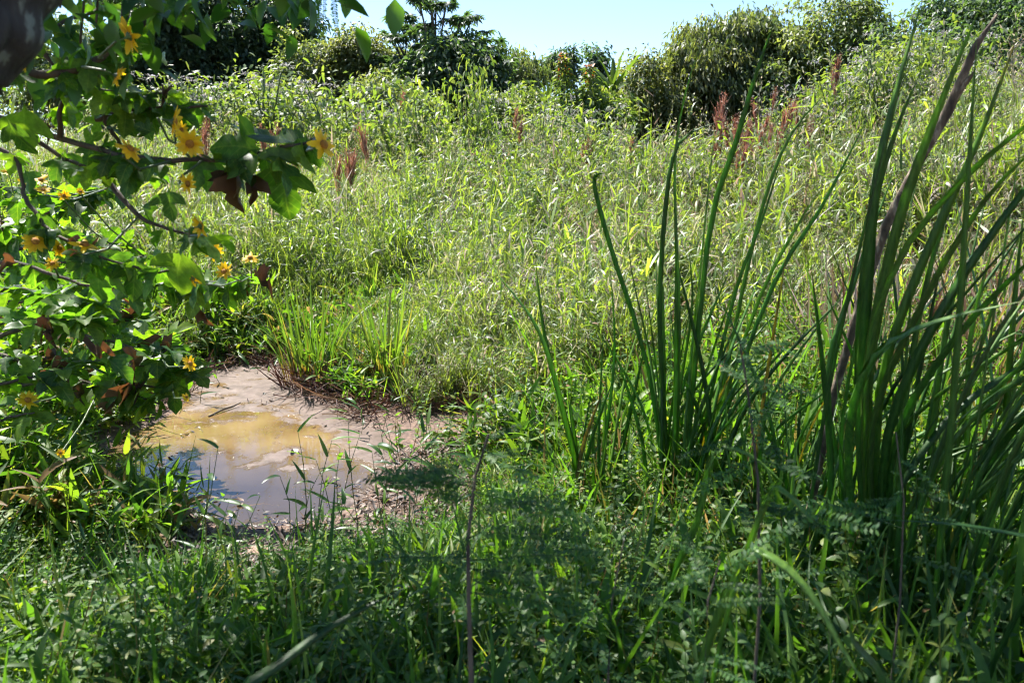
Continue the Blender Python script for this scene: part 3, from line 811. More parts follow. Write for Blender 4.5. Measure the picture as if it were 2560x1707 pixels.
BIG = [
    ('broadleaf_tree', 'tall dark blue-green tree at the left end of the tree line', 400, -70, 33, 8.0, 'tree_dark', dict(n_clump=640, per=44, leafL=(.17, .29), lobes=14, spread=.36, low=.02)),
    ('broadleaf_tree', 'tall dark tree with sky gaps left of the rounded lighter green tree', 610, -75, 34, 9.0, 'tree_dark', dict(n_clump=620, per=44, leafL=(.17, .29), lobes=16, low=.02, spread=.36)),
    ('broadleaf_tree', 'rounded mid green tree against the dark tall trees, left of the open sky', 765, 82, 31, 4.6, 'tree_mid', dict(n_clump=210, per=42)),
    ('broadleaf_tree', 'pale olive bushy tree just left of the umbrella-leaved tree', 890, 90, 31, 4.0, 'tree_light', dict(n_clump=200, per=42)),
    ('broadleaf_tree', 'dark dense round tree under and right of the umbrella-leaved tree', 1105, 120, 30, 5.4, 'tree_dark', dict(n_clump=420, per=46, leafL=(.16, .28), tints=(.3, .95))),
    ('broadleaf_tree', 'dark drooping tree on the left of the open sky gap', 1190, 165, 31, 4.2, 'tree_mid', dict(n_clump=210, per=42, tpl=TL3, leafL=(.16, .26), droop=-.8, tints=(0, .6))),
    ('broadleaf_tree', 'olive drooping-leaved tree with narrow crown right of the sky gap edge', 1300, 118, 32, 2.9, 'tree_mid', dict(n_clump=130, per=42, tpl=TL3, leafL=(.16, .26), droop=-.9)),
    ('broadleaf_tree', 'small far dark tree in the sky gap, left of the banana plant', 1408, 112, 44, 2.6, 'tree_dark', dict(n_clump=80, per=36, leafL=(.2, .3), tints=(0, .5))),
    ('broadleaf_tree', 'far dark twin-topped tree in the sky gap behind the banana plant', 1488, 118, 46, 4.0, 'tree_dark', dict(n_clump=110, per=36, leafL=(.2, .3), tints=(0, .5))),
    ('broadleaf_tree', 'light drooping-leaved tree right of the banana plant', 1750, 92, 27, 5.6, 'tree_light', dict(low=.0, n_clump=360, per=44, tpl=TL3, leafL=(.16, .26), droop=-.9, tints=(.05, .8))),
    ('broadleaf_tree', 'broad green tree behind the red plume grass, top at the frame edge', 1890, 38, 28, 5.6, 'tree_mid', dict(low=.0, n_clump=320, per=44, tpl=TL3, leafL=(.16, .26), droop=-.8, tints=(.2, .9))),
    ('broadleaf_tree', 'large rounded tree at upper right reaching above the frame', 2120, -25, 27, 6.6, 'tree_mid', dict(low=.0, n_clump=380, per=44, tints=(.15, .8))),
    ('broadleaf_tree', 'dense dark tree in the upper right corner behind the dead branch', 2470, -20, 25, 7.5, 'tree_dark', dict(n_clump=380, per=44, tints=(.3, 1))),
    ('broadleaf_tree', 'green tree filling in between the pale olive tree and the umbrella-leaved tree', 975, 105, 34, 4.4, 'tree_mid', dict(n_clump=220, per=42, low=.02)),
    ('broadleaf_tree', 'dark tree low behind the yellow flowers at far left', 150, 60, 30, 7.0, 'tree_mid', dict(n_clump=240, per=42, tints=(0, .5))),
]
for nm, lb, px, top, Y, w, mt, kw in BIG:
    make_tree(nm, lb, px, top, Y, w, mt, **kw)
# lower wood edge between the trees
EDGE = [(300, 230, 27, 4.5, 'tree_dark'), (520, 225, 28, 5.0, 'tree_dark'), (700, 225, 28, 4.0, 'tree_mid'), (960, 200, 26, 4.2, 'tree_mid'), (1240, 245, 25, 3.6, 'tree_mid'),
        (1330, 230, 27, 3.0, 'shrub'), (1450, 235, 24, 3.2, 'shrub'), (1615, 140, 26, 3.2, 'tree_light'), (2310, 110, 22, 4.4, 'tree_mid')]
for i, (px, top, Y, w, mt) in enumerate(EDGE):
    make_tree('understorey_tree', 'low bushy understorey tree at the wood edge, %s of nine from the left' % ORD[i], px, top, Y, w, mt, n_clump=170, per=40, lobes=7, low=.05,
              leafL=(.11, .19), group='understorey trees along the wood edge')

# umbrella-leaved tree (whorls of hand-shaped leaves on bare candelabra branches)
def palmate_tpl():
    vs, fs = [], []; n0 = 0
    tp = strip_tpl(3, P_LANCE(.13), .2, 1.0, cols=2)
    for k in range(9):
        a = 2 * math.pi * k / 9
        Rm = rot([a], [.10])[0]
        vs.append(tp[0] @ Rm.T); fs.append(tp[1] + n0); n0 += len(tp[0])
    return np.concatenate(vs), np.concatenate(fs)
PALM = palmate_tpl()
p = at(1085, -12, 31); zb = T1(p.x, p.y); h = p.z - zb
root = empty('umbrella_tree', (p.x, p.y, zb - .05))
tb = MB(); lf = MB()
tb.tube([(0, 0, 0), (.1, 0, h * .4), (0, 0, h * .7), (-.1, 0, h * .93)], [.16, .13, .09, .05], 8)
ends = []
for (dx, zt) in ((-2.1, .72), (-1.75, .84), (-1.3, .80), (-1.0, .93), (-.45, .99), (.0, 1.0), (.45, .97), (.95, .90), (1.35, .93), (1.75, .84), (2.2, .80), (1.9, .70), (-.7, .85), (.6, .84), (-1.6, .68), (1.2, .74), (2.4, .66), (-.2, .88), (-2.0, .6), (.2, .78)):
    e = Vector((dx, U(-1.2, 1.2), h * zt - .25)); s0 = Vector((0, 0, h * (zt - .30 - .04 * abs(dx))))
    mid = s0.lerp(e, .55) + Vector((0, 0, -.18))
    tb.tube([s0, mid, e], [.055, .04, .028], 5)
    ends.append(e)
    for _ in range(2):
        e2 = e + Vector((U(-.5, .5), U(-.5, .5), U(-.35, .1)))
        tb.tube([mid.lerp(e, .5), e2], [.03, .02], 4); ends.append(e2)
for e in ends:
    n_ = 7
    a = np.arange(n_) * 0.9 + U(0, 6)
    d = np.stack([np.cos(a), np.sin(a), U(.1, .8, n_)], 1) * U(.2, .36, n_)[:, None]
    lf.place(PALM, rot(a, NR(0, .35, n_), NR(0, .3, n_)), np.array(e) + d, U(.26, .38, n_), U(.1, .9, n_))
tb.build('trunk', M['trunk'], root); lf.build('crown', M['tree_dark'], root)
tag(root, 'umbrella-leaved tree with bare forked branches rising above the tree line left of the sky', 'tree')

# ------------------------------------------------------------------ banana plants
BAN = [strip_tpl(10, lambda t, w=w: w * (math.sin(math.pi * min(1, t * .9 + .1) ** .8) ** .5 if t < 1 else .01), .5, d, cols=3, wav=.01) for w, d in ((.075, .45), (.07, .8), (.08, .2))]
BANM = []
for v, f in BAN:
    mb = MB(); mb.add(v, f, U(.2, .9)); BANM.append(mb.mesh('leaf', M['banana']))
def banana(px, top, Y, label, s=1.0):
    p = at(px, top, Y); zb = T1(p.x, p.y); h = p.z - zb
    root = empty('banana_plant', (p.x, p.y, zb - .05))
    mb = MB(); hs_ = max(h - 1.25 * s, .6)
    mb.tube([(0, 0, 0), (.03, 0, hs_ * .5), (0, 0, hs_)], [.16 * s, .13 * s, .09 * s], 10); mb.build('pseudostem', M['stemg'], root)
    for i in range(9):
        o = link_obj('leaf', BANM[(i * 2 + i // 3) % 3], root)
        a = [1.57, -1.57, 1.3, -1.3, 1.9, -1.9, 1.7, -1.4, 0][i] + U(-.3, .3)
        Rm = Matrix.Rotation(a, 3, 'Z') @ Matrix.Rotation([1.0, 1.05, 1.2, 1.25, 1.35, 1.42, .75, .8, 1.5][i], 3, 'X') @ Matrix.Rotation(U(-.6, .6), 3, 'Y')
        o.matrix_local = Matrix.Translation((0, 0, hs_)) @ (Rm * (U(1.1, 1.5) * s)).to_4x4()
    return tag(root, label, 'banana plant')
banana(1535, 125, 25, 'bright green banana plant with upright leaves at the centre of the tree line', 1.0)
banana(1372, 195, 29, 'small banana plant low in the sky gap, left of the bigger one', .7)

# ------------------------------------------------------------------ white-flowered shrubs
SLEAF = strip_tpl(2, P_LANCE(.17), .3, .7, cols=2)
FLO = strip_tpl(1, lambda t: .5, .0, 0, cols=2)
def shrub_parts(seed, flowers=1.0, leafL=(.09, .16), n_st=16, spread=.62):
    st, lf, fl = MB(), MB(), MB()
    for s in range(n_st):
        a = U(0, 6.28); ln = abs(NR(0, .32)) + .06
        h = U(.6, 1.0)
        top = np.array([math.cos(a) * ln * 1.3, math.sin(a) * ln * 1.3, h])
        mid = top * .5 + np.array([0, 0, .08])
        st.tube([(0.03 * math.cos(a), .03 * math.sin(a), -.05), mid, top], [.012, .009, .005], 4)
        n_ = 84
        t = U(.15, 1.0, n_)
        base = np.where((t < .5)[:, None], mid * (t * 2)[:, None], mid + (top - mid) * ((t - .5) * 2)[:, None])
        P = base + NR(0, 1, (n_, 3)) * np.array([.10, .10, .055]) * (.5 + t)[:, None]
        lf.place(SLEAF, rot(U(0, 6.28, n_), NR(.25, .55, n_), NR(0, .5, n_)), P, U(*leafL, n_) * .6, np.clip(NR(.45 + .3 * t, .2), 0, 1))
        if U() < flowers:
            for c in range(rng.integers(1, 3)):
                c0 = top + np.array([NR(0, .07), NR(0, .07), U(-.05, .05)])
                n2 = 22
                q = c0 + NR(0, 1, (n2, 3)) * np.array([.028, .028, .008])
                fl.place(FLO, rot(U(0, 6.28, n2), NR(0, .5, n2), NR(0, .5, n2)), q, U(.008, .016, n2), U(0, 1, n2))
    if not fl.v:
        fl = None
    return st.mesh('stem', M['stemg']), lf.mesh('foliage', M['shrub']), (fl.mesh('flower_heads', M['white']) if fl else None)
SH = [shrub_parts(1, .9, (.09, .16)), shrub_parts(2, .8, (.10, .17)), shrub_parts(3, .9, (.08, .14), 22), shrub_parts(4, .4, (.12, .2), 12), shrub_parts(5, 0.0, (.12, .22), 12)]
SHRUBS = [  # px, py of top, distance, width factor, kind
    (460, 165, 17, .7, 0), (565, 235, 18, 1.1, 1), (640, 172, 18, 1.2, 2), (715, 195, 18.5, 1.0, 0), (790, 275, 17, 1.0, 4), (865, 200, 18, 1.0, 1),
    (935, 250, 17, .9, 0), (1010, 215, 16, .8, 4), (1065, 195, 15, .6, 3), (1115, 300, 17, 1.0, 2), (1175, 130, 14, .42, 3), (1225, 335, 16, 1.0, 4), (1290, 270, 16, .8, 0),
    (1345, 252, 16, .9, 2), (1420, 240, 17, .9, 0), (1485, 300, 17, 1.0, 4), (1560, 310, 17, .8, 1), (1640, 340, 17, .8, 4), (1740, 320, 17, .8, 1),
    (1985, 235, 14, .8, 2), (2060, 180, 14, .8, 1), (2140, 145, 14, .7, 0), (2235, 90, 14, .8, 2), (2330, 85, 14, .8, 1), (2440, 130, 12, .7, 0), (2540, 150, 12, .7, 1), (1900, 300, 13, .7, 3), (2120, 260, 12, .6, 3), (2350, 210, 11, .6, 3)]
SHRUBS.sort()
for i, (px, top, Y, wf, k) in enumerate(SHRUBS):
    p = at(px, top, Y); zb = T1(p.x, p.y); h = max(p.z - zb, .7)
    root = empty('flowering_shrub' if k != 4 else 'leafy_shrub', (p.x, p.y, zb - .03), U(0, 6.28))
    s = h / 1.0
    root.scale = (s * wf * .85, s * wf * .85, s)
    for nm, me in zip(('stem', 'foliage', 'flower_heads'), SH[k]):
        if me:
            o = link_obj(nm, me, root)
            if nm == 'flower_heads': o['kind'] = 'stuff'
    if px == 1175: lb = 'tall slim sapling standing alone above the shrubs in front of the dark tree'
    elif k == 4: lb = 'leafy green shrub without flowers, %s shrub from the left behind the field' % ORD[i]
    else: lb = 'shrub topped with whitish flower heads, %s shrub from the left behind the field' % ORD[i]
    tag(root, lb, 'shrub', 'shrubs along the back of the field')
# young tree with orange leaves
for px, top, lb in ((1410, 142, 'young green tree tipped with orange leaves in front of the sky gap'), (1475, 170, 'second young tree with orange tips, beside the banana plant')):
    p = at(px, top, 24); zb = T1(p.x, p.y); h = p.z - zb
    root = empty('young_tree', (p.x, p.y, zb))
    st, lf, orr = MB(), MB(), MB()
    st.tube([(0, 0, -.05), (.03, 0, h * .5), (0, 0, h)], [.05, .035, .01], 6)
    n_ = 900
    t = U(.15, 1, n_); a = U(0, 6.28, n_); rr_ = (1.05 - t) * .9 * np.sqrt(U(0, 1, n_)) + .06
    P = np.stack([rr_ * np.cos(a), rr_ * np.sin(a), t * h], 1)
    lf.place(SLEAF, rot(a - 1.57 + NR(0, .4, n_), NR(-.1, .5, n_), NR(0, .4, n_)), P, U(.14, .24, n_), U(0, 1, n_))
    k = 46; P2 = P[np.argsort(-t + U(0, .5, n_))[:k]]
    orr.place(SLEAF, rot(U(0, 6.28, k), NR(.4, .4, k)), P2 + np.array([0, -.05, .06]), U(.12, .2, k), U(0, 1, k))
    st.build('trunk', M['twig'], root); lf.build('crown', M['shrub'], root); orr.build('young_leaves', M['orange'], root)
    tag(root, lb, 'tree')

# ------------------------------------------------------------------ red-brown plume grass
def broom_mesh(seed):
    """one feathery seed head, about half a metre tall, widening upwards"""
    pl = MB(); n_ = 60
    t0 = U(0, .30, n_)
    P = np.stack([NR(0, .012, n_) , NR(0, .012, n_), t0], 1)
    pl.place(strip_tpl(3, lambda t: .017 * (1 - t ** 2) + .003, .4, .25, cols=2), rot(U(0, 6.28, n_), np.clip(NR(1.38, .10, n_), 1.1, 1.57), U(0, 3, n_)), P, U(.14, .27, n_), U(0, 1, n_))
    n_ = 70
    t0 = U(.05, .5, n_); a = U(0, 6.28, n_); r_ = (.012 + .06 * t0) * U(.3, 1, n_)
    pl.place(kite(.2, .5, .3, .1), rot(U(0, 6.28, n_), NR(.9, .4, n_), U(0, 3, n_)), np.stack([r_ * np.cos(a), r_ * np.sin(a), t0], 1), U(.018, .04, n_), U(.3, 1, n_))
    return pl.mesh('plume', M['plume'])
BROOMS = [broom_mesh(i) for i in range(4)]
PLUMES = [(508, 285, 11, 0), (525, 310, 10.5, 0), (652, 305, 12, 0), (705, 300, 12, 0), (735, 335, 11, 0), (850, 298, 10.5, 1), (1285, 265, 13, 0),
          (1470, 330, 13, 0), (1578, 335, 13, 0), (1725, 335, 13, 0), (1830, 225, 12, 1), (1850, 245, 11.5, 2), (1865, 340, 11, 0), (1915, 215, 12, 2), (2090, 130, 12, 0), (1000, 215, 16, 0)]
PLUMES.sort()
rs = np.random.default_rng(31)
for i, (px, top, Y, k) in enumerate(PLUMES):
    p = at(px, top, Y); zb = T1(p.x, p.y); h = max(p.z - zb, .7)
    root = empty('plume_grass', (p.x, p.y, zb - .02))
    st = MB(); nb_ = (2, 5, 11)[k]; sp = (.05, .16, .30)[k]
    for q in range(nb_):
        s_ = rs.uniform(.7, 1.05); hb = max(h - .5 * s_ - (0 if q == 0 else rs.uniform(0, .45) * (k > 0) + .12), .12)
        x_, y_ = rs.normal(0, sp), rs.normal(0, sp)
        st.tube([(x_ * .4, y_ * .4, -.03), (x_ * .8, y_ * .8, hb * .6), (x_, y_, hb + .1)], [.005, .004, .003], 4, .75)
        b_ = link_obj('plume', BROOMS[rs.integers(0, 4)], root)
        b_.location = (x_, y_, hb); b_.rotation_euler = (rs.normal(0, .12), rs.normal(0, .12), rs.uniform(0, 6.28)); b_.scale = (s_ * 1.15, s_ * 1.15, s_)
    st.build('stalks', M['dry'], root)
    size = ('thin tuft', 'clump', 'dense wide clump')[k]
    tag(root, '%s of red-brown plume grass, %s plume grass from the left' % (size, ORD[i]), 'grass clump', 'red-brown plume grass in the field')

# ------------------------------------------------------------------ tussocks by the pond
def tussock(px, py, h, n_, rad, label, lean=.25):
    g = gnd(px, py)
    root = empty('grass_tussock', (g.x, g.y, max(g.z, 0) - .02))
    a = U(0, 6.28, n_); r_ = rad * np.sqrt(U(0, 1, n_))
    P = np.stack([r_ * np.cos(a), r_ * np.sin(a), np.zeros(n_)], 1)
    az = a - 1.57 + NR(0, .6, n_)
    bl, br = MB(), MB()
    tps = [strip_tpl(8, P_BLADE(.013), .4, d, cols=3) for d in (.1, .35, 1.1)]
    k = rng.integers(0, 3, n_); el = np.clip(NR(1.45, .09, n_), 1.15, 1.57); L_ = U(.35, 1.15, n_) * h
    for j in range(3):
        q = k == j; tp = tps[j]
        n0 = bl.n
        bl.place(tp, rot(az, el, NR(0, .4, n_))[q], P[q], L_[q], U(.33, 1, n_)[q])
    # brown foot of each blade: tint from height
    for i in range(len(bl.v)):
        bl.t[i] = np.where(bl.v[i][:, 2] < .17 * U(.7, 1.3, len(bl.v[i])), U(0, .3), bl.t[i])
    bl.build('blades', M['tuss'], root)
    m_ = n_ // 2
    a = U(0, 6.28, m_); r_ = rad * 1.1 * np.sqrt(U(0, 1, m_))
    br.place(strip_tpl(4, lambda t: .02 * (1 - t * .8), .5, .9), rot(a - 1.57 + NR(0, .5, m_), NR(1.1, .3, m_), U(0, 3, m_)), np.stack([r_ * np.cos(a), r_ * np.sin(a), np.zeros(m_)], 1), U(.18, .38, m_), U(.1, .7, m_))
    br.build('dead_base', M['dry'], root)
    return tag(root, label, 'grass tussock', 'tussocks on the far shore')
tussock(790, 950, .80, 120, .27, 'bright green upright grass tussock on the pond edge beside the scum')
tussock(975, 965, .80, 80, .14, 'darker narrow grass tussock right of the bright one, brown at its foot')
tussock(1160, 930, .55, 70, .13, 'small loose grass tussock farther right along the waterline')
tussock(880, 900, .5, 90, .15, 'low grass tussock between and behind the two upright ones')

# ------------------------------------------------------------------ sunflower bushes (left)
def tith_leaf(seed, fold=.25, droop=.5, lob=1.0):
    out = [(0, 0), (.05, .10), (.20, .13), (.36, .22), (.46, .33), (.50, .50), (.36, .47), (.20, .46), (.17, .50), (.23, .62), (.20, .78), (.10, .92), (0, 1.04)]
    mid = [0, .07, .12, .18, .25, .34, .38, .42, .48, .58, .75, .9, 1.04]
    rs = np.random.default_rng(seed)
    pts = []
    for sgn in (-1, 1):
        k = 1 + rs.uniform(-.12, .12)
        row = [(sgn * x * k * (lob if y_ > .3 else 1), y_ + (rs.uniform(-.02, .02) if 0 < y_ < 1 else 0)) for x, y_ in out]
        pts.append(row)
    v = []; f = []
    m_ = len(out)
    for i in range(m_):
        lx, ly = pts[0][i]; rx, ry = pts[1][i]
        v += [(lx, ly), (lx * .5, (ly + mid[i]) * .5), (0, mid[i]), (rx * .5, (ry + mid[i]) * .5), (rx, ry)]
    for i in range(m_ - 1):
        for c in range(4):
            f.append((i * 5 + c, i * 5 + c + 1, (i + 1) * 5 + c + 1, (i + 1) * 5 + c))
    v = np.array(v); x, y = v[:, 0], v[:, 1]
    z = np.abs(x) * fold - .28 * droop * y ** 2 + .025 * np.sin(7 * y + 9 * x + seed) + .03 * np.sin(11 * x + seed * 2)
    v3 = np.stack([x, y - .12 * droop * y ** 2, z], 1)
    # petiole
    pv = np.array([(-.006, -.22, .03), (.006, -.22, .03), (.006, .05, .004), (-.006, .05, .004), (0, -.22, .018), (0, .05, -.008)])
    pf = np.array([(0, 1, 2, 3), (1, 4, 5, 2), (4, 0, 3, 5)])
    return v3, f, pv, pf
TITH = []
for i, (fo, dr, lo) in enumerate(((.25, .4, 1), (.15, .9, 1), (.5, .3, .9), (.3, 1.3, 1), (.6, .8, .8), (.1, .2, 1))):
    v, f, pv, pf = tith_leaf(i + 3, fo, dr, lo)
    for t in (.15, .45, .8):
        mb = MB(); mb.add(v, f, np.clip(t + U(-.15, .15), 0, 1)); mb.add(pv, pf, .9)
        TITH.append(mb.mesh('leaf', M['tith']))
DEAD = []
for i in range(3):
    v, f, pv, pf = tith_leaf(i + 20, 1.6, 1.6, .8)
    v = v.copy(); v[:, 0] *= .55; v[:, 2] += .09 * np.sin(14 * v[:, 1] + i) + .05 * np.sin(25 * v[:, 0])
    mb = MB(); mb.add(v, f, U(.1, .9)); mb.add(pv, pf, .3); DEAD.append(mb.mesh('dead_leaf', M['deadleaf']))

def petal_mesh(seed):
    rs = np.random.default_rng(seed)
    v, f = strip_tpl(5, lambda t: .235 * (math.sin(math.pi * min(1, t * .8 + .18)) ** .7 if t < 1 else .25), -.25, rs.uniform(-.2, .9), cols=3, wav=.02)
    mb = MB(); mb.add(v, f, np.clip(.2 + .8 * v[:, 1], 0, 1)); return mb.mesh('petal', M['petal'])
PETALS = [petal_mesh(i) for i in range(4)]
def disc_mesh():
    mb = MB(); v = []; f = []; r_, k = 7, 12
    for i in range(r_):
        q = i / (r_ - 1) * 1.45
        for j in range(k):
            a = 2 * math.pi * j / k; rr_ = math.sin(q) * (.30 if i else .001) * (1 + .05 * ((i + j) % 2))
            v.append((rr_ * math.cos(a), rr_ * math.sin(a), .03 + .20 * math.cos(q) + .02 * ((i + j) % 2)))
    for i in range(r_ - 1):
        for j in range(k):
            f.append((i * k + j, i * k + (j + 1) % k, (i + 1) * k + (j + 1) % k, (i + 1) * k + j))
    mb.add(v, f, U(.2, .8, len(v))); return mb.mesh('flower', M['disc'])
DISC = disc_mesh()
mb = MB(); mb.tube([(0, 0, -.75), (.02, 0, -.3), (0, 0, -.14), (0, 0, .02)], [.035, .05, .13, .30], 8); CALYX = mb.mesh('calyx', M['calyx'])

def orient(yaxis, up):
    y = yaxis.normalized(); x = y.cross(up)
    if x.length < 1e-4: x = Vector((1, 0, 0))
    x.normalize(); z = x.cross(y)
    return Matrix((x, y, z)).transposed()

def add_leaf(root, me, base, tip, up, scale=None, widen=1.0, name='leaf'):
    d = tip - base
    o = link_obj(name, me, root)
    Rm = orient(d, up); s = scale or d.length
    Mx = Rm.to_4x4() @ Matrix.Diagonal((s * widen, s, s, 1))
    Mx.translation = base
    o.matrix_local = root.matrix_basis.inverted() @ Mx
    return o

def add_flower(root, p, facing, size, rs):
    fz = facing.normalized()
    o = link_obj('flower', DISC, root)
    q = fz.to_track_quat('Z', 'Y').to_matrix()
    Mx = (q @ Matrix.Rotation(rs.uniform(0, 6), 3, 'Z') * (size * .5)).to_4x4(); Mx.translation = p
    o.matrix_local = root.matrix_basis.inverted() @ Mx
    link_obj('calyx', CALYX, o)
    n_ = rs.integers(10, 14); cup = rs.uniform(-.25, .45)
    for i in range(n_):
        a = 2 * math.pi * i / n_ + rs.normal(0, .08)
        pt = link_obj('petal', PETALS[rs.integers(0, 4)], o)
        s = rs.uniform(.72, .95)
        pt.matrix_local = Matrix.Rotation(a, 4, 'Z') @ Matrix.Translation((0, .2, .02)) @ Matrix.Rotation(cup + rs.normal(0, .18), 4, 'X') @ Matrix.Rotation(rs.normal(0, .2), 4, 'Y') @ Matrix.Scale(s, 4)

def bush(name, label, base, branches, n_leaf, leaf_size, flowers, explicit=(), dead=0, seed=1, droop=(-.75, .45), fl_size=.095, branch_r=.009, extra=None):
    rs = np.random.default_rng(seed)
    root = empty(name, base)
    inv = root.matrix_basis.inverted()
    paths = []
    for bi, pts in enumerate(branches):
        r0 = branch_r * (pts[0][3] if len(pts[0]) > 3 else 1)
        P3 = [at(*q[:3]) for q in pts]
        # resample smoothly
        n_ = len(P3); ts = np.linspace(0, n_ - 1, (n_ - 1) * 5 + 1)
        arr = np.array([[*p] for p in P3])
        sm_ = []
        for t in ts:
            i = min(int(t), n_ - 2); u = t - i
            p0, p1, p2, p3 = arr[max(i - 1, 0)], arr[i], arr[i + 1], arr[min(i + 2, n_ - 1)]
            sm_.append(.5 * (2 * p1 + (p2 - p0) * u + (2 * p0 - 5 * p1 + 4 * p2 - p3) * u * u + (3 * p1 - p0 - 3 * p2 + p3) * u ** 3))
        sm_ = np.array(sm_) + rs.normal(0, .0025, (len(sm_), 3))
        paths.append(sm_)
        mb = MB(); mb.tube([tuple(inv @ Vector(p)) for p in sm_], list(np.linspace(r0, r0 * .35, len(sm_))), 6)
        mb.build('branch', M['twig'], root)
    lens = np.array([len(p) for p in paths], float); pr = lens / lens.sum()
    for i in range(n_leaf):
        P = paths[rs.choice(len(paths), p=pr)]
        t = rs.uniform(.08, 1) ** .8; k = min(int(t * len(P)), len(P) - 1)
        b_ = Vector(P[k]); s = rs.uniform(*leaf_size)
        az = rs.uniform(0, 6.28); el = rs.normal(*droop)
        d = Vector((math.cos(az) * math.cos(el), math.sin(az) * math.cos(el), math.sin(el)))
        if b_.y + d.y * s < .9: d.y = abs(d.y)
        pet = Vector((d.x, d.y, abs(d.z) * .2)).normalized() * s * .22
        up = Vector((rs.normal(0, .35), rs.normal(-.1, .35), 1.0))
        isdead = i < dead
        me = DEAD[rs.integers(0, 3)] if isdead else TITH[rs.integers(0, len(TITH))]
        add_leaf(root, me, b_ + pet, b_ + pet + d * s, up, name='dead_leaf' if isdead else 'leaf')
    for (bx, by, tx, ty, Y, dY, up, wd, k) in explicit:
        b_ = at(bx, by, Y); t_ = at(tx, ty, Y + dY)
        me = DEAD[k % 3] if k >= 100 else TITH[k]
        add_leaf(root, me, b_, t_, Vector(up), widen=wd, name='dead_leaf' if k >= 100 else 'leaf')
    for (px, py, Y, fx, fy, fz, sz) in flowers:
        p = at(px, py, Y * .88)
        add_flower(root, p, Vector((fx, fy, fz)), fl_size * .82 * sz, rs)
        # stalk back to the nearest branch
        best = min((float(np.linalg.norm(np.array(p) - q)), tuple(q)) for P in paths for q in P)
        fdir = Vector((fx, fy, fz)).normalized()
        p2 = p - fdir * fl_size * sz * .36
        q = Vector(best[1]); mid = p2.lerp(q, .45) - fdir * .03 + Vector((0, 0, -.01))
        mb = MB(); mb.tube([tuple(inv @ v) for v in (q, mid, p2)], [.004, .0035, .003], 5); mb.build('flower_stalk', M['stemg'], root)
    return tag(root, label, 'bush')

UPc = (0, -1, .35)          # leaf face towards the camera
UPt = (.1, -.15, 1)         # leaf seen on edge
# upper hanging branches, in the shade of the tree
brU = [[(-120, 190, 2.1, 1.6), (0, 182, 2.1), (170, 180, 2.15), (255, 140, 2.2), (360, 55, 2.3), (420, -30, 2.4)],
       [(-100, 260, 2.5, 1.3), (60, 315, 2.45), (150, 345, 2.4), (290, 385, 2.35), (430, 402, 2.3), (560, 398, 2.3), (700, 372, 2.3), (790, 352, 2.3)],
       [(60, 330, 2.5), (170, 400, 2.5), (240, 420, 2.45), (285, 390, 2.4)],
       [(240, 420, 2.45), (350, 540, 2.4), (440, 580, 2.4), (520, 590, 2.4)],
       [(-60, 340, 2.6), (40, 400, 2.6), (60, 480, 2.6), (110, 560, 2.55), (200, 620, 2.5), (330, 665, 2.5), (430, 680, 2.5)],
       [(150, 345, 2.4), (155, 250, 2.35), (200, 170, 2.3)], [(240, 300, 2.4), (300, 280, 2.4), (420, 270, 2.4), (520, 265, 2.4)],
       [(100, 120, 2.3), (180, 200, 2.3), (330, 240, 2.35), (420, 230, 2.4)], [(-60, 655, 2.7), (60, 660, 2.65), (200, 710, 2.6), (330, 720, 2.6)],
       [(255, 260, 2.4), (275, 320, 2.4), (330, 400, 2.4), (370, 440, 2.4)], [(-80, 60, 2.2), (60, 90, 2.2), (160, 60, 2.3), (260, 10, 2.4)]]
exU = [(700, 398, 722, 562, 2.3, .05, UPc, 1.15, 1), (655, 375, 503, 352, 2.3, -.02, (.1, -1, .5), 1.2, 4), (770, 380, 560, 296, 2.34, .05, (.05, -.12, 1), .9, 15),
       (598, 398, 572, 462, 2.36, .02, UPc, 1.3, 7), (735, 365, 768, 408, 2.3, .05, UPt, .9, 3), (700, 395, 728, 488, 2.27, -.05, (1, -.5, .3), .9, 0), (540, 440, 578, 475, 2.4, 0, UPc, 1.2, 8),
       (600, 425, 582, 560, 2.3, 0, UPc, 1.0, 100), (622, 425, 640, 545, 2.3, .02, (.6, -1, 0), 1.1, 101), (585, 420, 560, 520, 2.33, .02, (-.6, -1, 0), 1.0, 102),
       (455, 620, 430, 760, 2.4, .03, UPc, 1.0, 5), (250, 650, 240, 790, 2.5, .03, UPc, 1.0, 4), (340, 640, 330, 760, 2.5, 0, (.4, -1, .2), .9, 7),
       (210, 360, 260, 330, 2.4, .0, UPc, 1.1, 2), (60, 260, 60, 420, 2.2, .05, (.5, -1, .3), .8, 11), (20, 300, 70, 410, 2.1, .02, (-.3, -1, .2), .9, 10),
       (300, 130, 360, 140, 2.3, .05, UPc, 1.2, 0), (270, 180, 345, 195, 2.3, .05, UPc, 1.2, 3), (380, 330, 330, 310, 2.3, .0, UPc, 1.2, 0), (420, 470, 430, 560, 2.35, 0, UPc, 1.1, 6)]
flU = [(323, 92, 2.25, .5, .6, .35, 1.0), (65, 150, 2.3, .9, .2, .2, .8), (290, 190, 2.35, .5, .4, -.3, .7), (433, 305, 2.35, .85, .25, -.2, 1.0), (475, 360, 2.35, .3, -.95, -.1, .85),
       (808, 362, 2.3, .8, -.5, .25, .95), (325, 372, 2.4, .75, -.2, .6, .85), (468, 460, 2.45, .95, -.3, .0, .7), (452, 326, 2.5, .8, -.4, -.2, .6), (88, 604, 2.8, .55, -.5, .5, .95), (148, 620, 2.9, .9, -.3, .3, .7),
       (212, 612, 2.5, .4, -.3, .85, .95), (131, 659, 2.9, .2, -.8, .5, .6), (501, 566, 2.6, .6, .75, .1, .9)]
bush('sunflower_bush', 'shaded sunflower bush branches with lobed leaves hanging across the upper left', (-2.3, 2.3, T1(-2.3, 2.3)), brU, 235, (.055, .12), flU, exU, dead=6, seed=5, fl_size=.10)
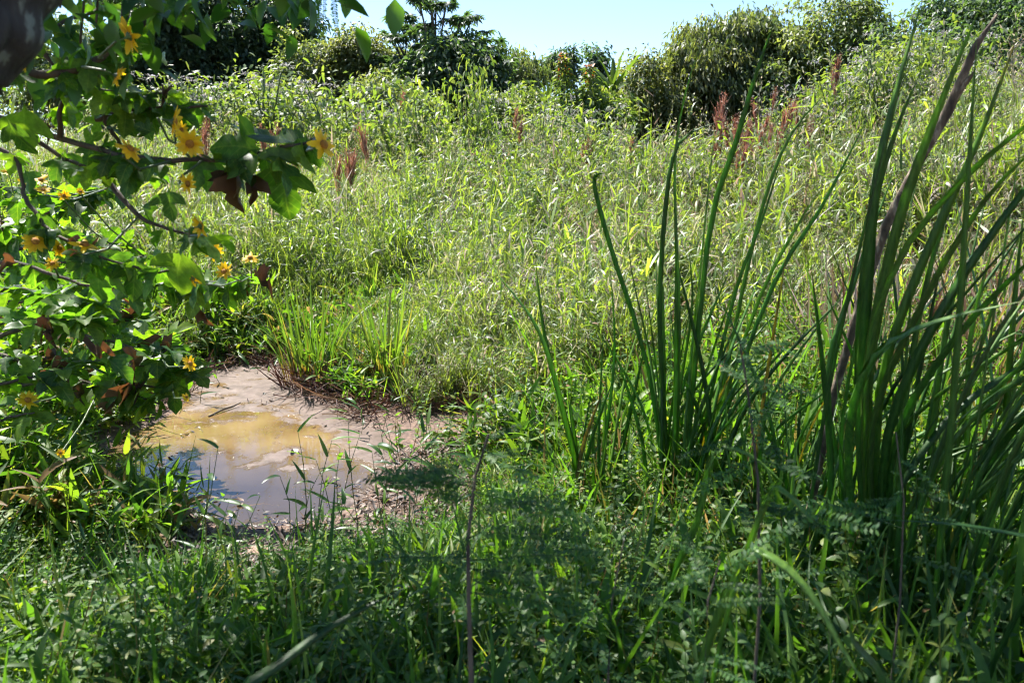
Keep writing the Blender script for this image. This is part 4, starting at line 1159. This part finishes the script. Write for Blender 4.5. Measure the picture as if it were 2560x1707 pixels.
# lower, sunlit bush
brL = [[(-100, 905, 3.6, 1.5), (0, 888, 3.6), (110, 925, 3.6), (230, 955, 3.6), (330, 960, 3.6), (430, 975, 3.6)],
       [(-60, 760, 3.9, 1.4), (150, 745, 3.9), (330, 720, 3.9), (450, 705, 3.85), (560, 705, 3.8), (625, 695, 3.8)],
       [(-60, 840, 3.8), (100, 820, 3.8), (260, 850, 3.75), (360, 880, 3.7), (440, 920, 3.7), (475, 930, 3.7)],
       [(-80, 960, 3.5, 1.4), (60, 960, 3.5), (180, 950, 3.55), (300, 980, 3.6), (400, 1010, 3.6)],
       [(-60, 560, 4.1), (80, 545, 4.1), (200, 500, 4.1), (270, 470, 4.1)], [(-80, 690, 4.0), (90, 660, 4.0), (240, 650, 4.0), (360, 640, 4.0)],
       [(330, 960, 3.6), (390, 900, 3.6), (420, 870, 3.65)]]
exL = [(290, 945, 235, 1020, 3.5, 0, UPc, 1.15, 17), (330, 950, 300, 1040, 3.52, 0, UPc, 1.0, 100), (290, 1000, 255, 1050, 3.5, 0, UPc, 1.2, 101), (310, 925, 220, 930, 3.6, -.05, (.1, -.3, 1), 1.3, 15),
       (500, 720, 470, 800, 3.8, 0, UPc, 1.1, 17), (560, 715, 580, 790, 3.8, 0, UPc, 1.0, 5), (600, 705, 630, 750, 3.8, 0, (.5, -1, .3), .8, 101), (500, 770, 535, 830, 3.8, 0, UPc, .8, 100),
       (430, 950, 440, 1040, 3.6, 0, (.4, -1, .3), .9, 6)]
flL = [(535, 628, 3.6, .6, -.75, .25, 1.0), (561, 679, 3.7, -.1, -.8, .55, 1.0), (625, 644, 3.8, .05, -.45, .9, .95), (481, 697, 3.4, -.5, .7, .3, .9), (475, 909, 3.6, .85, -.35, .45, .9), (466, 992, 3.6, .8, -.4, .4, .5),
       (69, 1000, 3.3, .6, -.45, .6, 1.0), (102, 450, 4.1, .1, -.6, .8, .9), (60, 455, 4.2, .3, -.6, .7, .7), (108, 475, 4.0, .3, -.5, .8, .8), (160, 490, 4.0, .6, -.5, .3, .7), (201, 479, 4.0, .5, -.6, .4, .5), (151, 1131, 3.4, .3, -.8, .3, .45)]
bush('sunflower_bush', 'sunlit sunflower bush leaning over the left shore of the pond', (-2.9, 3.7, T1(-2.9, 3.7)), brL, 295, (.085, .16), flL, exL, dead=12, seed=8, droop=(-.35, .55))
brM = [[(-200, 700, 5.0, 1.5), (0, 640, 5.0), (150, 600, 5.0), (300, 620, 5.0)], [(-150, 850, 4.6), (50, 800, 4.6), (250, 790, 4.6), (350, 800, 4.6)], [(-150, 480, 5.2), (50, 470, 5.2), (200, 520, 5.2)],
       [(0, 960, 4.3), (160, 900, 4.3), (320, 870, 4.3), (400, 850, 4.3)], [(-150, 560, 4.6), (60, 600, 4.6), (160, 680, 4.6), (240, 730, 4.6)], [(30, 1000, 4.0), (200, 970, 4.0), (360, 940, 4.0)]]
bush('sunflower_bush', 'bright leafy sunflower bush behind the other branches at the left edge', (-3.8, 4.8, T1(-3.8, 4.8)), brM, 295, (.11, .19), [(120, 690, 4.4, .2, -.7, .6, .7), (20, 430, 5, .2, -.6, .7, .8)], dead=10, seed=13, droop=(-.2, .55))

brN = [[(-150, 880, 3.0, 1.4), (0, 840, 3.0), (120, 800, 3.05), (220, 800, 3.1)], [(-150, 1000, 2.9), (0, 960, 2.95), (130, 930, 3.0), (250, 900, 3.1)], [(-120, 760, 3.2), (20, 720, 3.2), (140, 740, 3.2), (230, 760, 3.2)],
       [(-100, 1100, 2.8), (0, 1050, 2.85), (90, 1030, 2.9)]]
bush('sunflower_bush', 'low sunflower bush at the left edge in front of the sunlit one', (-2.6, 2.9, T1(-2.6, 2.9)), brN, 120, (.09, .16), [], dead=6, seed=17, droop=(-.3, .5))

# ------------------------------------------------------------------ cattails
def blade_mesh(P3, w, tint, brown_tip=False, twist=0.0, seed=0, up=None):
    """ribbon with a shallow V section along a 3D polyline, tapering to the tip"""
    arr = np.array([[*p] for p in P3]); n_ = len(arr)
    K = 16; ts = np.linspace(0, n_ - 1, K); sm_ = []
    for t in ts:
        i = min(int(t), n_ - 2); u = t - i
        p0, p1, p2, p3 = arr[max(i - 1, 0)], arr[i], arr[i + 1], arr[min(i + 2, n_ - 1)]
        sm_.append(.5 * (2 * p1 + (p2 - p0) * u + (2 * p0 - 5 * p1 + 4 * p2 - p3) * u * u + (3 * p1 - p0 - 3 * p2 + p3) * u ** 3))
    sm_ = np.array(sm_)
    rs = np.random.default_rng(seed)
    face = Vector((rs.normal(0, .5), -1, rs.normal(.1, .2))).normalized()
    if up: face = Vector(up).normalized()
    v, f, tt = [], [], []
    for k in range(K):
        t = k / (K - 1)
        d = Vector(sm_[min(k + 1, K - 1)] - sm_[max(k - 1, 0)]).normalized()
        fc = Matrix.Rotation(twist * t, 3, d) @ face
        x = d.cross(fc).normalized(); nrm = x.cross(d).normalized()
        hw = w * .5 * min(1, .65 + .9 * t) * max(1 - max(0, t - .45) ** 2.1 / .55 ** 2.1, .03)
        p = Vector(sm_[k])
        v += [p - x * hw + nrm * hw * .3, p - nrm * hw * .04, p + x * hw + nrm * hw * .3, p + nrm * hw * .16 ]
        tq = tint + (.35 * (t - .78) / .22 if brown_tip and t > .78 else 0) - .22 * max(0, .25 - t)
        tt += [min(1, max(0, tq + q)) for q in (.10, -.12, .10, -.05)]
    for k in range(K - 1):
        a = k * 4; c = a + 4
        f += [(a, a + 1, c + 1, c), (a + 1, a + 2, c + 2, c + 1), (a + 2, a + 3, c + 3, c + 2), (a + 3, a, c, c + 3)]
    return v, f, tt

def cattail(label, basepx, baseY, blades, extra=0, seed=1, ew=(.012, .022), spread=.18, eh=(.9, 1.9), lean=(.0, .25), dead=1, group='cattail clumps on the right'):
    rs = np.random.default_rng(seed)
    b0 = at(basepx[0], basepx[1], baseY); b0.z = T1(b0.x, b0.y)
    root = empty('cattail_clump', (b0.x, b0.y, b0.z)); inv = root.matrix_basis.inverted()
    def mk(P3, w, tint, bt, tw):
        v, f, tt = blade_mesh(P3, w, tint, bt, tw, rs.integers(0, 9999))
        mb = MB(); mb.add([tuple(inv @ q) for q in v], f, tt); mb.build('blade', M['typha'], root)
    for pts, w in blades:
        # last point lists (px, py, Y); root the blade in the ground below its first point
        P3 = [at(*q) for q in pts]
        g = P3[0]; zg = T1(g.x, g.y)
        if g.z > zg + .06:
            dirn = (P3[0] - P3[1]); 
            foot = Vector((g.x * .8 + b0.x * .2 , g.y * .8 + b0.y * .2, zg - .03))
            P3 = [foot] + P3
        mk(P3, w, rs.uniform(.25, .75), rs.uniform() < .4, rs.normal(0, .5))
    for i in range(extra):
        a = rs.uniform(0, 6.28); r_ = spread * math.sqrt(rs.uniform())
        p0 = Vector((b0.x + r_ * math.cos(a), b0.y + r_ * math.sin(a), 0)); p0.z = T1(p0.x, p0.y) - .03
        h = rs.uniform(*eh); lx = rs.normal(*lean); ly = rs.normal(0, .15)
        p1 = p0 + Vector((lx * h * .3, ly * h * .3, h * .5)); p2 = p0 + Vector((lx * h, ly * h, h * (1 - .35 * abs(lx))))
        dd = i < dead
        mk([p0, p1, p2], rs.uniform(*ew), 1.0 if dd else rs.uniform(.15, .75), rs.uniform() < .3, rs.normal(0, .8))
    return tag(root, label, 'cattail', group)

D = 1.0884          # the list below was read off a 2352 px wide view
def dp(l, Y0, Y1=None):
    Y1 = Y0 if Y1 is None else Y1
    return [(x * D, y * D, Y0 + (Y1 - Y0) * i / (len(l) - 1)) for i, (x, y) in enumerate(l)]
W1 = .019
cattail('tall cattail clump in the middle with straight dark green blades', (1540 * D, 1190 * D), 3.3, [
    (dp([(1528, 1150), (1490, 850), (1400, 560), (1366, 430), (1372, 402), (1392, 398)], 3.3, 3.2), W1),
    (dp([(1532, 1150), (1500, 850), (1448, 600), (1437, 405)], 3.3), W1),
    (dp([(1530, 1150), (1512, 900), (1483, 660), (1478, 600)], 3.3), W1 * .8),
    (dp([(1540, 1150), (1516, 760), (1530, 470), (1560, 330), (1640, 283)], 3.3, 3.1), W1 * 1.1),
    (dp([(1552, 1150), (1560, 760), (1552, 540), (1550, 350), (1580, 190), (1632, 46)], 3.3, 3.0), W1),
    (dp([(1545, 1150), (1556, 700), (1548, 480)], 3.25), W1 * 1.35),
    (dp([(1562, 1150), (1600, 700), (1628, 420), (1643, 290)], 3.3), W1 * .9),
    (dp([(1570, 1150), (1625, 560), (1690, 330), (1740, 160), (1782, 45)], 3.3, 3.0), W1 * 1.15),
    (dp([(1580, 1150), (1680, 700), (1745, 520), (1795, 365)], 3.3), W1),
    (dp([(1590, 1150), (1730, 720), (1830, 520), (1898, 418)], 3.3), W1 * .9),
    (dp([(1600, 1150), (1760, 690), (1890, 470), (1996, 265)], 3.3), W1),
    (dp([(1610, 1150), (1720, 600), (1800, 340), (1896, 215)], 3.4), W1 * .9),
    (dp([(1520, 1150), (1560, 900), (1590, 700), (1580, 560)], 3.4), W1 * .7)], extra=16, seed=3, lean=(.08, .16), eh=(.7, 1.5), spread=.12)
cattail('short leaning cattail clump left of the tall middle one', (1350 * D, 1170 * D), 3.4, [
    (dp([(1352, 1160), (1320, 1060), (1270, 860), (1235, 760), (1190, 690), (1106, 588)], 3.4, 3.2), W1 * 1.6),
    (dp([(1356, 1160), (1300, 960), (1250, 760), (1230, 590)], 3.4), W1 * 1.4),
    (dp([(1380, 1160), (1376, 1000), (1386, 760)], 3.4), W1), (dp([(1372, 1160), (1392, 1000), (1412, 800), (1400, 600)], 3.4), W1 * .8),
    (dp([(1390, 1160), (1420, 960), (1448, 820), (1492, 690)], 3.45), W1), (dp([(1400, 1160), (1440, 980), (1480, 800)], 3.45), W1),
    (dp([(1365, 1160), (1362, 1050), (1365, 960)], 3.4), W1)], extra=8, seed=4, lean=(.05, .12), eh=(.4, .8), spread=.1, dead=1)
cattail('big near cattail clump on the right with broad tall blades', (2000 * D, 1330 * D), 2.4, [
    (dp([(1990, 1290), (1975, 1000), (1990, 700), (2012, 430), (2060, 210), (2122, -10)], 2.4, 2.2), 0.0319),
    (dp([(2000, 1290), (1990, 900), (2050, 560), (2140, 290), (2250, 20)], 2.4, 2.1), 0.0319),
    (dp([(1985, 1290), (1970, 900), (1990, 560), (2050, 320), (2118, 160)], 2.45, 2.3), 0.0243),
    (dp([(2010, 1290), (2020, 900), (2120, 600), (2240, 340), (2335, 90)], 2.4, 2.1), 0.0258),
    (dp([(2000, 1290), (1985, 860), (2060, 600), (2200, 420), (2352, 290), (2480, 200)], 2.4, 1.9), 0.0304),
    (dp([(2010, 1290), (2000, 980), (2120, 690), (2260, 460), (2390, 330)], 2.4, 2.0), 0.0274),
    (dp([(2020, 1290), (2040, 1000), (2160, 720), (2360, 430), (2460, 330)], 2.4, 1.9), 0.0274),
    (dp([(1960, 1290), (1950, 1000), (2010, 820), (2150, 740), (2360, 690)], 2.35, 1.8), 0.0243),
    (dp([(2030, 1290), (2060, 1000), (2190, 780), (2352, 610), (2420, 560)], 2.4, 1.9), 0.0258),
    (dp([(1950, 1290), (1930, 1000), (1985, 680), (2010, 500)], 2.5), 0.0228),
    (dp([(1970, 1290), (1900, 900), (1965, 640), (2060, 380)], 2.6), 0.0198),
    (dp([(2040, 1290), (2080, 900), (2150, 560), (2250, 330)], 2.5, 2.3), 0.0228)], extra=58, seed=6, lean=(.38, .3), eh=(.6, 1.9), spread=.32, ew=(.010, .021))
cattail('cattail clump at the right frame edge with upright sunlit blades', (2230 * D, 1300 * D), 2.6, [
    (dp([(2130, 1290), (2140, 1000), (2180, 720), (2240, 500)], 2.6), 0.0228), (dp([(2160, 1290), (2200, 1000), (2280, 700), (2352, 520)], 2.6), 0.0228),
    (dp([(2210, 1290), (2220, 1000), (2230, 760), (2300, 500)], 2.6), 0.0243), (dp([(2260, 1290), (2280, 1000), (2352, 760), (2400, 620)], 2.6), 0.0243),
    (dp([(2300, 1290), (2310, 980), (2330, 700), (2352, 480)], 2.6), 0.0228), (dp([(2200, 1290), (2260, 1090), (2352, 960), (2440, 900)], 2.5, 2.2), 0.0274)], extra=60, seed=9, lean=(.22, .28), eh=(.6, 1.8), spread=.5, ew=(.010, .020), dead=2)
cattail('young cattail shoots between the middle and the near clump', (1700 * D, 1180 * D), 3.1, [], extra=36, seed=10, lean=(.25, .25), eh=(.5, 1.4), spread=.32, dead=3)
# low arching near blades
def arching(label, pts, w, tint):
    P3 = [at(*q) for q in pts]
    g = P3[0]
    root = empty('arching_blade_tuft', (g.x, g.y, T1(g.x, g.y))); inv = root.matrix_basis.inverted()
    if g.z > T1(g.x, g.y) + .05: P3 = [Vector((g.x - .10, g.y + .08, T1(g.x, g.y) - .02)), Vector((g.x - .06, g.y + .04, T1(g.x, g.y) * .4 + g.z * .6))] + P3
    v, f, tt = blade_mesh(P3, w, tint, False, .3, len(label), (.1, -.5, 1))
    mb = MB(); mb.add([tuple(inv @ q) for q in v], f, tt); mb.build('blade', M['typha'], root)
    rs = np.random.default_rng(len(label))
    for i in range(4):
        p0 = Vector((g.x + rs.normal(0, .03), g.y + rs.normal(0, .03), T1(g.x, g.y) - .02)); az = rs.uniform(0, 6.28); h = rs.uniform(.2, .4)
        q = Vector((math.cos(az), math.sin(az), 0))
        v, f, tt = blade_mesh([p0, p0 + q * h * .3 + Vector((0, 0, h * .6)), p0 + q * h * .9 + Vector((0, 0, h * .5))], w * .8, tint, False, .5, i)
        mb = MB(); mb.add([tuple(inv @ u) for u in v], f, tt); mb.build('blade', M['typha'], root)
    tag(root, label, 'grass blade')
arching('pale blurred blade arching low in the bottom right foreground', dp([(1700, 1290), (1760, 1275), (1850, 1350), (1930, 1480), (1990, 1580)], 1.35, 1.15), .018, .75)
arching('pale blade bending right in front of the middle cattails', dp([(1600, 1200), (1640, 1040), (1720, 1045), (1800, 1110)], 2.0, 1.9), .02, .75)
arching('dark blade slanting across the bottom left of centre', dp([(560, 1600), (640, 1530), (760, 1440), (925, 1350)], 1.15, 1.3), .02, .1)
arching('dark blade crossing nearly level at the lower right', dp([(2420, 1250), (2352, 1232), (2200, 1205), (2000, 1192)], 1.5, 1.6), .016, .1)
arching('broad blurred blade rising at the lower right corner', dp([(2020, 1590), (1960, 1480), (1950, 1440)], 1.2), .03, .5)
arching('dull blade hanging in the middle of the right foreground', dp([(1760, 1150), (1800, 1130), (1860, 1190), (1925, 1265)], 1.5, 1.4), .014, .8)

# ------------------------------------------------------------------ dead branch leaning among the cattails
P3 = [at(x, y, Yd) for x, y, Yd in ((2080, 1000, 2.75), (2150, 760, 2.7), (2215, 565, 2.65), (2300, 400, 2.6), (2372, 275, 2.55), (2440, 115, 2.5), (2492, 38, 2.5))]
g = Vector((P3[0].x - .08, P3[0].y + .02, 0)); g.z = T1(g.x, g.y) - .03
root = empty('dead_branch', g); mb = MB()
mb.tube([tuple(p - g) for p in [g] + P3], [.014, .015, .015, .016, .015, .016, .011, .003], 9)
mb.build('branch', M['deadwood'], root)
mb = MB(); a = at(2372, 275, 2.55); c = at(2435, 182, 2.5)
mb.tube([tuple(a - g), tuple(a.lerp(at(2430, 178, 2.5), .6) - g), tuple(c - g)], [.012, .009, .005], 6); mb.build('side_twig', M['deadwood'], root)
tag(root, 'grey-brown broken dead branch leaning to the right among the cattails', 'branch')

# ------------------------------------------------------------------ pinnate-leaved plants of the foreground
LFT = strip_tpl(2, P_OVATE(.22), .1, .2, cols=2)
def pinnate_mesh(seed, n_pairs=16, L_=1.0, leaf=.085):
    rs = np.random.default_rng(seed); mb = MB()
    t = np.linspace(.12, 1, n_pairs); dr = rs.uniform(.2, .8)
    yv = t; zv = -.25 * dr * t ** 2
    mb.tube([(0, 0, 0), (0, .5, -.25 * dr * .25), (0, 1, -.25 * dr)], [.007, .006, .003], 4, .3)
    for sg in (-1, 1):
        n_ = n_pairs
        Lf = leaf * (1.1 - .45 * np.abs(t - .45)) * rs.uniform(.85, 1.15, n_)
        mb.place(LFT, rot(np.full(n_, -sg * 1.25) + rs.normal(0, .12, n_), rs.normal(-.1, .25, n_), rs.normal(0, .25, n_)), np.stack([np.zeros(n_), yv, zv], 1), Lf, rs.uniform(0, 1, n_))
    return mb.mesh('leaf', M['fern'])
PIN = [pinnate_mesh(i, 22 + 2 * (i % 3)) for i in range(6)]
def pinnate_plant(label, stem, rad, n_leaf, leafL, seed, explicit=(), az=None):
    rs = np.random.default_rng(seed)
    P3 = [at(*q) for q in stem]
    g = Vector((P3[0].x, P3[0].y, T1(P3[0].x, P3[0].y)))
    if P3[0].z > g.z + .03: P3 = [Vector((g.x, g.y, g.z - .02))] + P3
    root = empty('pinnate_plant', g); inv = root.matrix_basis.inverted()
    mb = MB(); mb.tube([tuple(p - g) for p in P3], list(np.linspace(rad, rad * .45, len(P3))), 7); mb.build('stem', M['twig'], root)
    arr = np.array([[*p] for p in P3])
    for i in range(n_leaf):
        t = rs.uniform(.3, 1) * (len(arr) - 1); k = min(int(t), len(arr) - 2)
        p = Vector(arr[k] + (arr[k + 1] - arr[k]) * (t - k))
        a = rs.uniform(0, 6.28) if az is None else rs.normal(*az); e = rs.normal(.05, .3); s = rs.uniform(*leafL)
        d = Vector((math.cos(a) * math.cos(e), math.sin(a) * math.cos(e), math.sin(e)))
        add_leaf(root, PIN[rs.integers(0, 6)], p, p + d * s, Vector((rs.normal(0, .3), rs.normal(-.2, .3), 1)))
    for (bx, by, tx, ty, Y, dY) in explicit:
        b_ = at(bx, by, Y); add_leaf(root, PIN[rs.integers(0, 6)], b_, at(tx, ty, Y + dY), Vector((rs.normal(0, .2), -.5, 1)))
    tag(root, label, 'plant')
pinnate_plant('feathery-leaved plant with a dark upright stem in the centre foreground', [(1180, 1760, 1.25), (1172, 1500, 1.3), (1170, 1350, 1.33), (1188, 1190, 1.38), (1222, 1085, 1.4)], .0055, 14, (.12, .26), 2, [
    (1180, 1330, 1090, 1185, 1.36, 0), (1180, 1250, 960, 1190, 1.36, -.02), (1190, 1200, 960, 1155, 1.37, .05), (1180, 1280, 1390, 1230, 1.36, .03), (1180, 1330, 1470, 1330, 1.35, .02), (1175, 1400, 1500, 1360, 1.34, 0), (1200, 1150, 1360, 1100, 1.38, .05),
    (1175, 1480, 1480, 1510, 1.32, 0), (1180, 1380, 960, 1420, 1.33, 0), (1215, 1100, 1330, 1040, 1.4, 0), (1185, 1230, 1500, 1280, 1.36, .1), (1175, 1420, 1450, 1440, 1.33, -.05)])
pinnate_plant('feathery-leaved plant at the right among the near cattails', [(1900, 1500, 1.5), (1895, 1200, 1.55), (1870, 980, 1.6), (1850, 860, 1.6)], .004, 16, (.12, .24), 3, [(1860, 870, 2010, 860, 1.6, .05), (1860, 860, 1770, 820, 1.6, 0), (1870, 950, 2050, 970, 1.6, .0), (1880, 1100, 1700, 1120, 1.55, 0), (1885, 1150, 2060, 1180, 1.55, 0)])
pinnate_plant('low feathery-leaved plant in the bottom right foreground', [(1760, 1720, 1.2), (1770, 1500, 1.25), (1800, 1400, 1.3)], .003, 10, (.10, .2), 4)
pinnate_plant('feathery-leaved plant near the bottom edge right of the dark stem', [(1520, 1700, 1.35), (1530, 1500, 1.4), (1560, 1350, 1.45)], .003, 8, (.10, .22), 6)
pinnate_plant('feathery-leaved plant among the cattails at the right edge', [(2250, 1500, 1.6), (2260, 1250, 1.65), (2240, 1080, 1.7)], .003, 10, (.10, .22), 7)

# ------------------------------------------------------------------ grass sprigs in front of the water
SPL = []
for (w, fo, d) in ((.085, .35, .6), (.10, .3, 1.0), (.08, .5, .2)):
    for t in (.2, .8):
        v, f = strip_tpl(5, P_LANCE(w), fo, d); mb = MB(); mb.add(v, f, t); SPL.append(mb.mesh('leaf', M['sprig']))
SPRIGS = [(440, 1460, 545, 1120, 4), (300, 1440, 285, 1280, 5), (530, 1480, 650, 1240, 5), (690, 1400, 700, 1190, 4), (760, 1360, 745, 1080, 4), (810, 1370, 830, 1100, 5), (850, 1340, 900, 1085, 6), (900, 1340, 870, 1050, 4), (940, 1320, 1000, 1090, 6),
          (985, 1310, 960, 1040, 5), (1030, 1310, 1060, 1080, 5), (1100, 1300, 1070, 1060, 5), (620, 1420, 600, 1260, 4), (380, 1420, 420, 1260, 5), (230, 1500, 200, 1330, 5), (1150, 1330, 1180, 1120, 6), (720, 1450, 820, 1280, 5), (560, 1400, 565, 1290, 3),
          (490, 1520, 470, 1380, 6), (880, 1450, 860, 1260, 6), (1000, 1420, 1040, 1230, 6), (1260, 1360, 1300, 1180, 6), (560, 1010, 545, 900, 4), (500, 1030, 520, 920, 4), (620, 985, 600, 890, 4), (660, 990, 690, 900, 3)]
SPRIGS += [(780, 1350, 800, 1180, 5), (830, 1360, 790, 1150, 5), (870, 1330, 850, 1120, 6), (920, 1330, 945, 1110, 6), (960, 1330, 930, 1130, 6), (1010, 1290, 1030, 1120, 6), (1060, 1250, 1040, 1090, 6), (1090, 1210, 1120, 1050, 5), (900, 1120, 890, 1010, 4), (960, 1130, 985, 1000, 4), (1000, 1150, 990, 1040, 4), (850, 1070, 865, 980, 4)]
SPRIGS.sort()
rs = np.random.default_rng(77)
for i, (bx, by, tx, ty, nl) in enumerate(SPRIGS):
    g = gnd(bx, by); g.z = max(g.z, -.02)
    top = at(tx, ty, g.y + rs.normal(0, .05))
    root = empty('grass_sprig', g)
    bend = Vector((rs.normal(0, .03), rs.normal(0, .03), 0))
    pts = [Vector((0, 0, -.02)), (top - g) * .35 + bend, (top - g) * .7 + bend * .8, top - g]
    mb = MB(); mb.tube([tuple(p) for p in pts], [.0024, .0022, .0018, .001], 5); mb.build('stem', M['stemg'], root)
    for k in range(nl):
        t = .3 + .7 * k / max(nl - 1, 1); j = min(int(t * 3), 2); p = pts[j].lerp(pts[j + 1], t * 3 - j)
        a = rs.uniform(0, 6.28); e = rs.uniform(.2, 1.0); d = Vector((math.cos(a) * math.cos(e), math.sin(a) * math.cos(e) * .7, math.sin(e)))
        add_leaf(root, SPL[rs.integers(0, 6)], g + p, g + p + d * rs.uniform(.08, .14), Vector((rs.normal(0, .3), rs.normal(-.2, .3), 1)))
    tag(root, 'thin grass sprig with a few narrow leaves at the pond, %s sprig from the left' % ORD[i], 'grass sprig', 'grass sprigs around the pond')

# ------------------------------------------------------------------ small things at the pond
a, b_ = on_z(522, 1042), on_z(602, 1014)
root = empty('floating_stick', (a.x, a.y, .004)); d = b_ - a; mb = MB()
mb.tube([(0, 0, .0), tuple(d * .4 + Vector((0, .015, .012))), tuple(d * .75 + Vector((0, .01, .01))), tuple(d + Vector((0, 0, .02)))], [.006, .008, .006, .003], 6); mb.build('stick', M['twig'], root)
tag(root, 'thin dark stick floating on the brown water', 'stick')
for (px, py, l, t) in ((740, 1125, .09, 1.0), (608, 1265, .06, .9), (855, 1045, .05, .6)):
    a = on_z(px, py); v, f = strip_tpl(4, P_OVATE(.25), .4, 1.4)
    root = empty('floating_leaf', (a.x, a.y, .01), U(0, 6.28)); mb = MB(); mb.add(v * l, f, t)
    v2, f2 = strip_tpl(4, P_OVATE(.2), .4, -.8); mb.add(v2 * l * .8 + np.array([.02, .01, .008]), f2, t * .9); mb.build('blade', M['litter'], root)
    tag(root, {740: 'pale curled dead leaf floating in the middle of the pond', 608: 'small dark dead leaf floating near the front of the pond', 855: 'small brown dead leaf on the scum at the right of the pond'}[px], 'leaf')
def rock(px, py, r_, label):
    g = gnd(px, py); import bmesh
    bm = bmesh.new(); bmesh.ops.create_icosphere(bm, subdivisions=3, radius=r_)
    for v in bm.verts:
        k = 1 + .22 * math.sin(v.co.x * 40 + 1) * math.cos(v.co.y * 33) + .12 * math.sin(v.co.z * 70)
        v.co = Vector((v.co.x * 1.25 * k, v.co.y * k, v.co.z * .6 * k))
    me = bpy.data.meshes.new('rock'); bm.to_mesh(me); bm.free(); me.materials.append(M['rock'])
    o = link_obj('rock', me); o.location = (g.x, g.y, g.z + r_ * .15); tag(o, label, 'rock')
M['rock'] = bark_mat('red_rock', G(.20, .11, .08), G(.36, .23, .17), 30)
rock(645, 1390, .05, 'small reddish stone half hidden in grass at the front of the pond')

# ------------------------------------------------------------------ the tree that shades the foreground
root = empty('shade_tree', (-2.0, .9, T1(-2.0, .9)))
o0 = Vector(root.location)
tb = MB(); pth0 = [Vector((-2.0, .9, -.05)), Vector((-1.75, 1.1, 1.1)), at(-95, 110, 1.35), at(-5, 15, 1.4), at(90, -110, 1.5), Vector((-.6, 1.9, 3.3)), Vector((-.2, 2.6, 4.4))]
pth = pth0
sub = [pth0[min(int(t), 5)].lerp(pth0[min(int(t), 5) + 1], t - min(int(t), 5)) for t in np.linspace(0, 6, 61)]
tb.tube([tuple(p - o0) for p in sub], list(np.interp(np.linspace(0, 6, 61), range(7), [.12, .10, .074, .070, .068, .055, .03])), 18)
V_ = tb.v[0]; V_ += (.012 * np.sin(V_[:, [1, 2, 0]] * 37) + .010 * np.sin(V_[:, [2, 0, 1]] * 71 + 1)) 
tb.build('trunk', M['lichen'], root)
lm = MB(); lf = MB()
ends = []
for i in range(21):
    s0 = pth[4].lerp(pth[6], U(0, 1))
    e = Vector((U(-4.2, 2.6), U(2.0, 5.2), 0)); e.z = 2.75 + .34 * (e.y - 1.0) + U(0, 1.5)
    mid = s0.lerp(e, .5) + Vector((0, 0, .3))
    lm.tube([tuple(p - o0) for p in (s0, mid, e)], [.03, .02, .006], 5)
    ends += [mid.lerp(e, U(.3, 1)) for _ in range(3)] + [e]
# twigs that hang into the top of the picture
for (px, py, Y) in ((560, -30, 2.2), (640, -20, 2.2), (700, -25, 2.3), (760, -40, 2.3), (150, 20, 2.0), (240, 60, 2.1), (330, 10, 2.2), (420, -30, 2.2), (200, 110, 2.2), (100, 80, 2.2), (300, 130, 2.3)):
    e = at(px, py, Y); s0 = pth[5]
    lm.tube([tuple(p - o0) for p in (s0, s0.lerp(e, .5) + Vector((0, 0, .2)), e)], [.012, .008, .003], 5)
    n_ = 14 if px > 480 else 13
    P = np.array(e) + NR(0, 1, (n_, 3)) * np.array([.10, .12, .05])
    lf.place(strip_tpl(4, P_OVATE(.26), .3, .7), rot(U(0, 6.28, n_), NR(-.6, .5, n_), NR(0, .5, n_)), P - np.array(o0), U(.06, .11, n_), U(.2, 1, n_))
CT = strip_tpl(3, P_OVATE(.26), .3, .7, cols=2)
for e in ends:
    n_ = 36
    P = np.array(e) + NR(0, 1, (n_, 3)) * np.array([.34, .34, .16])
    lf.place(CT, rot(U(0, 6.28, n_), NR(-.3, .5, n_), NR(0, .5, n_)), P - np.array(o0), U(.09, .16, n_), U(0, 1, n_))
lm.build('limbs', M['trunk'], root); lf.build('crown', M['canopy'], root)
# feathery leaf tips at the top edge
for i, (bx, by, tx, ty) in enumerate(((800, -60, 790, 75), (830, -60, 838, 90), (850, -50, 870, 30), (815, -60, 812, 40))):
    add_leaf(root, PIN[i], at(bx, by, 2.0), at(tx, ty, 2.0), Vector((.3 * i - .4, -1, .2)), widen=.8, name='feathery_leaf')
tag(root, 'lichen-covered leaning tree whose limb fills the upper left corner and shades the foreground', 'tree')
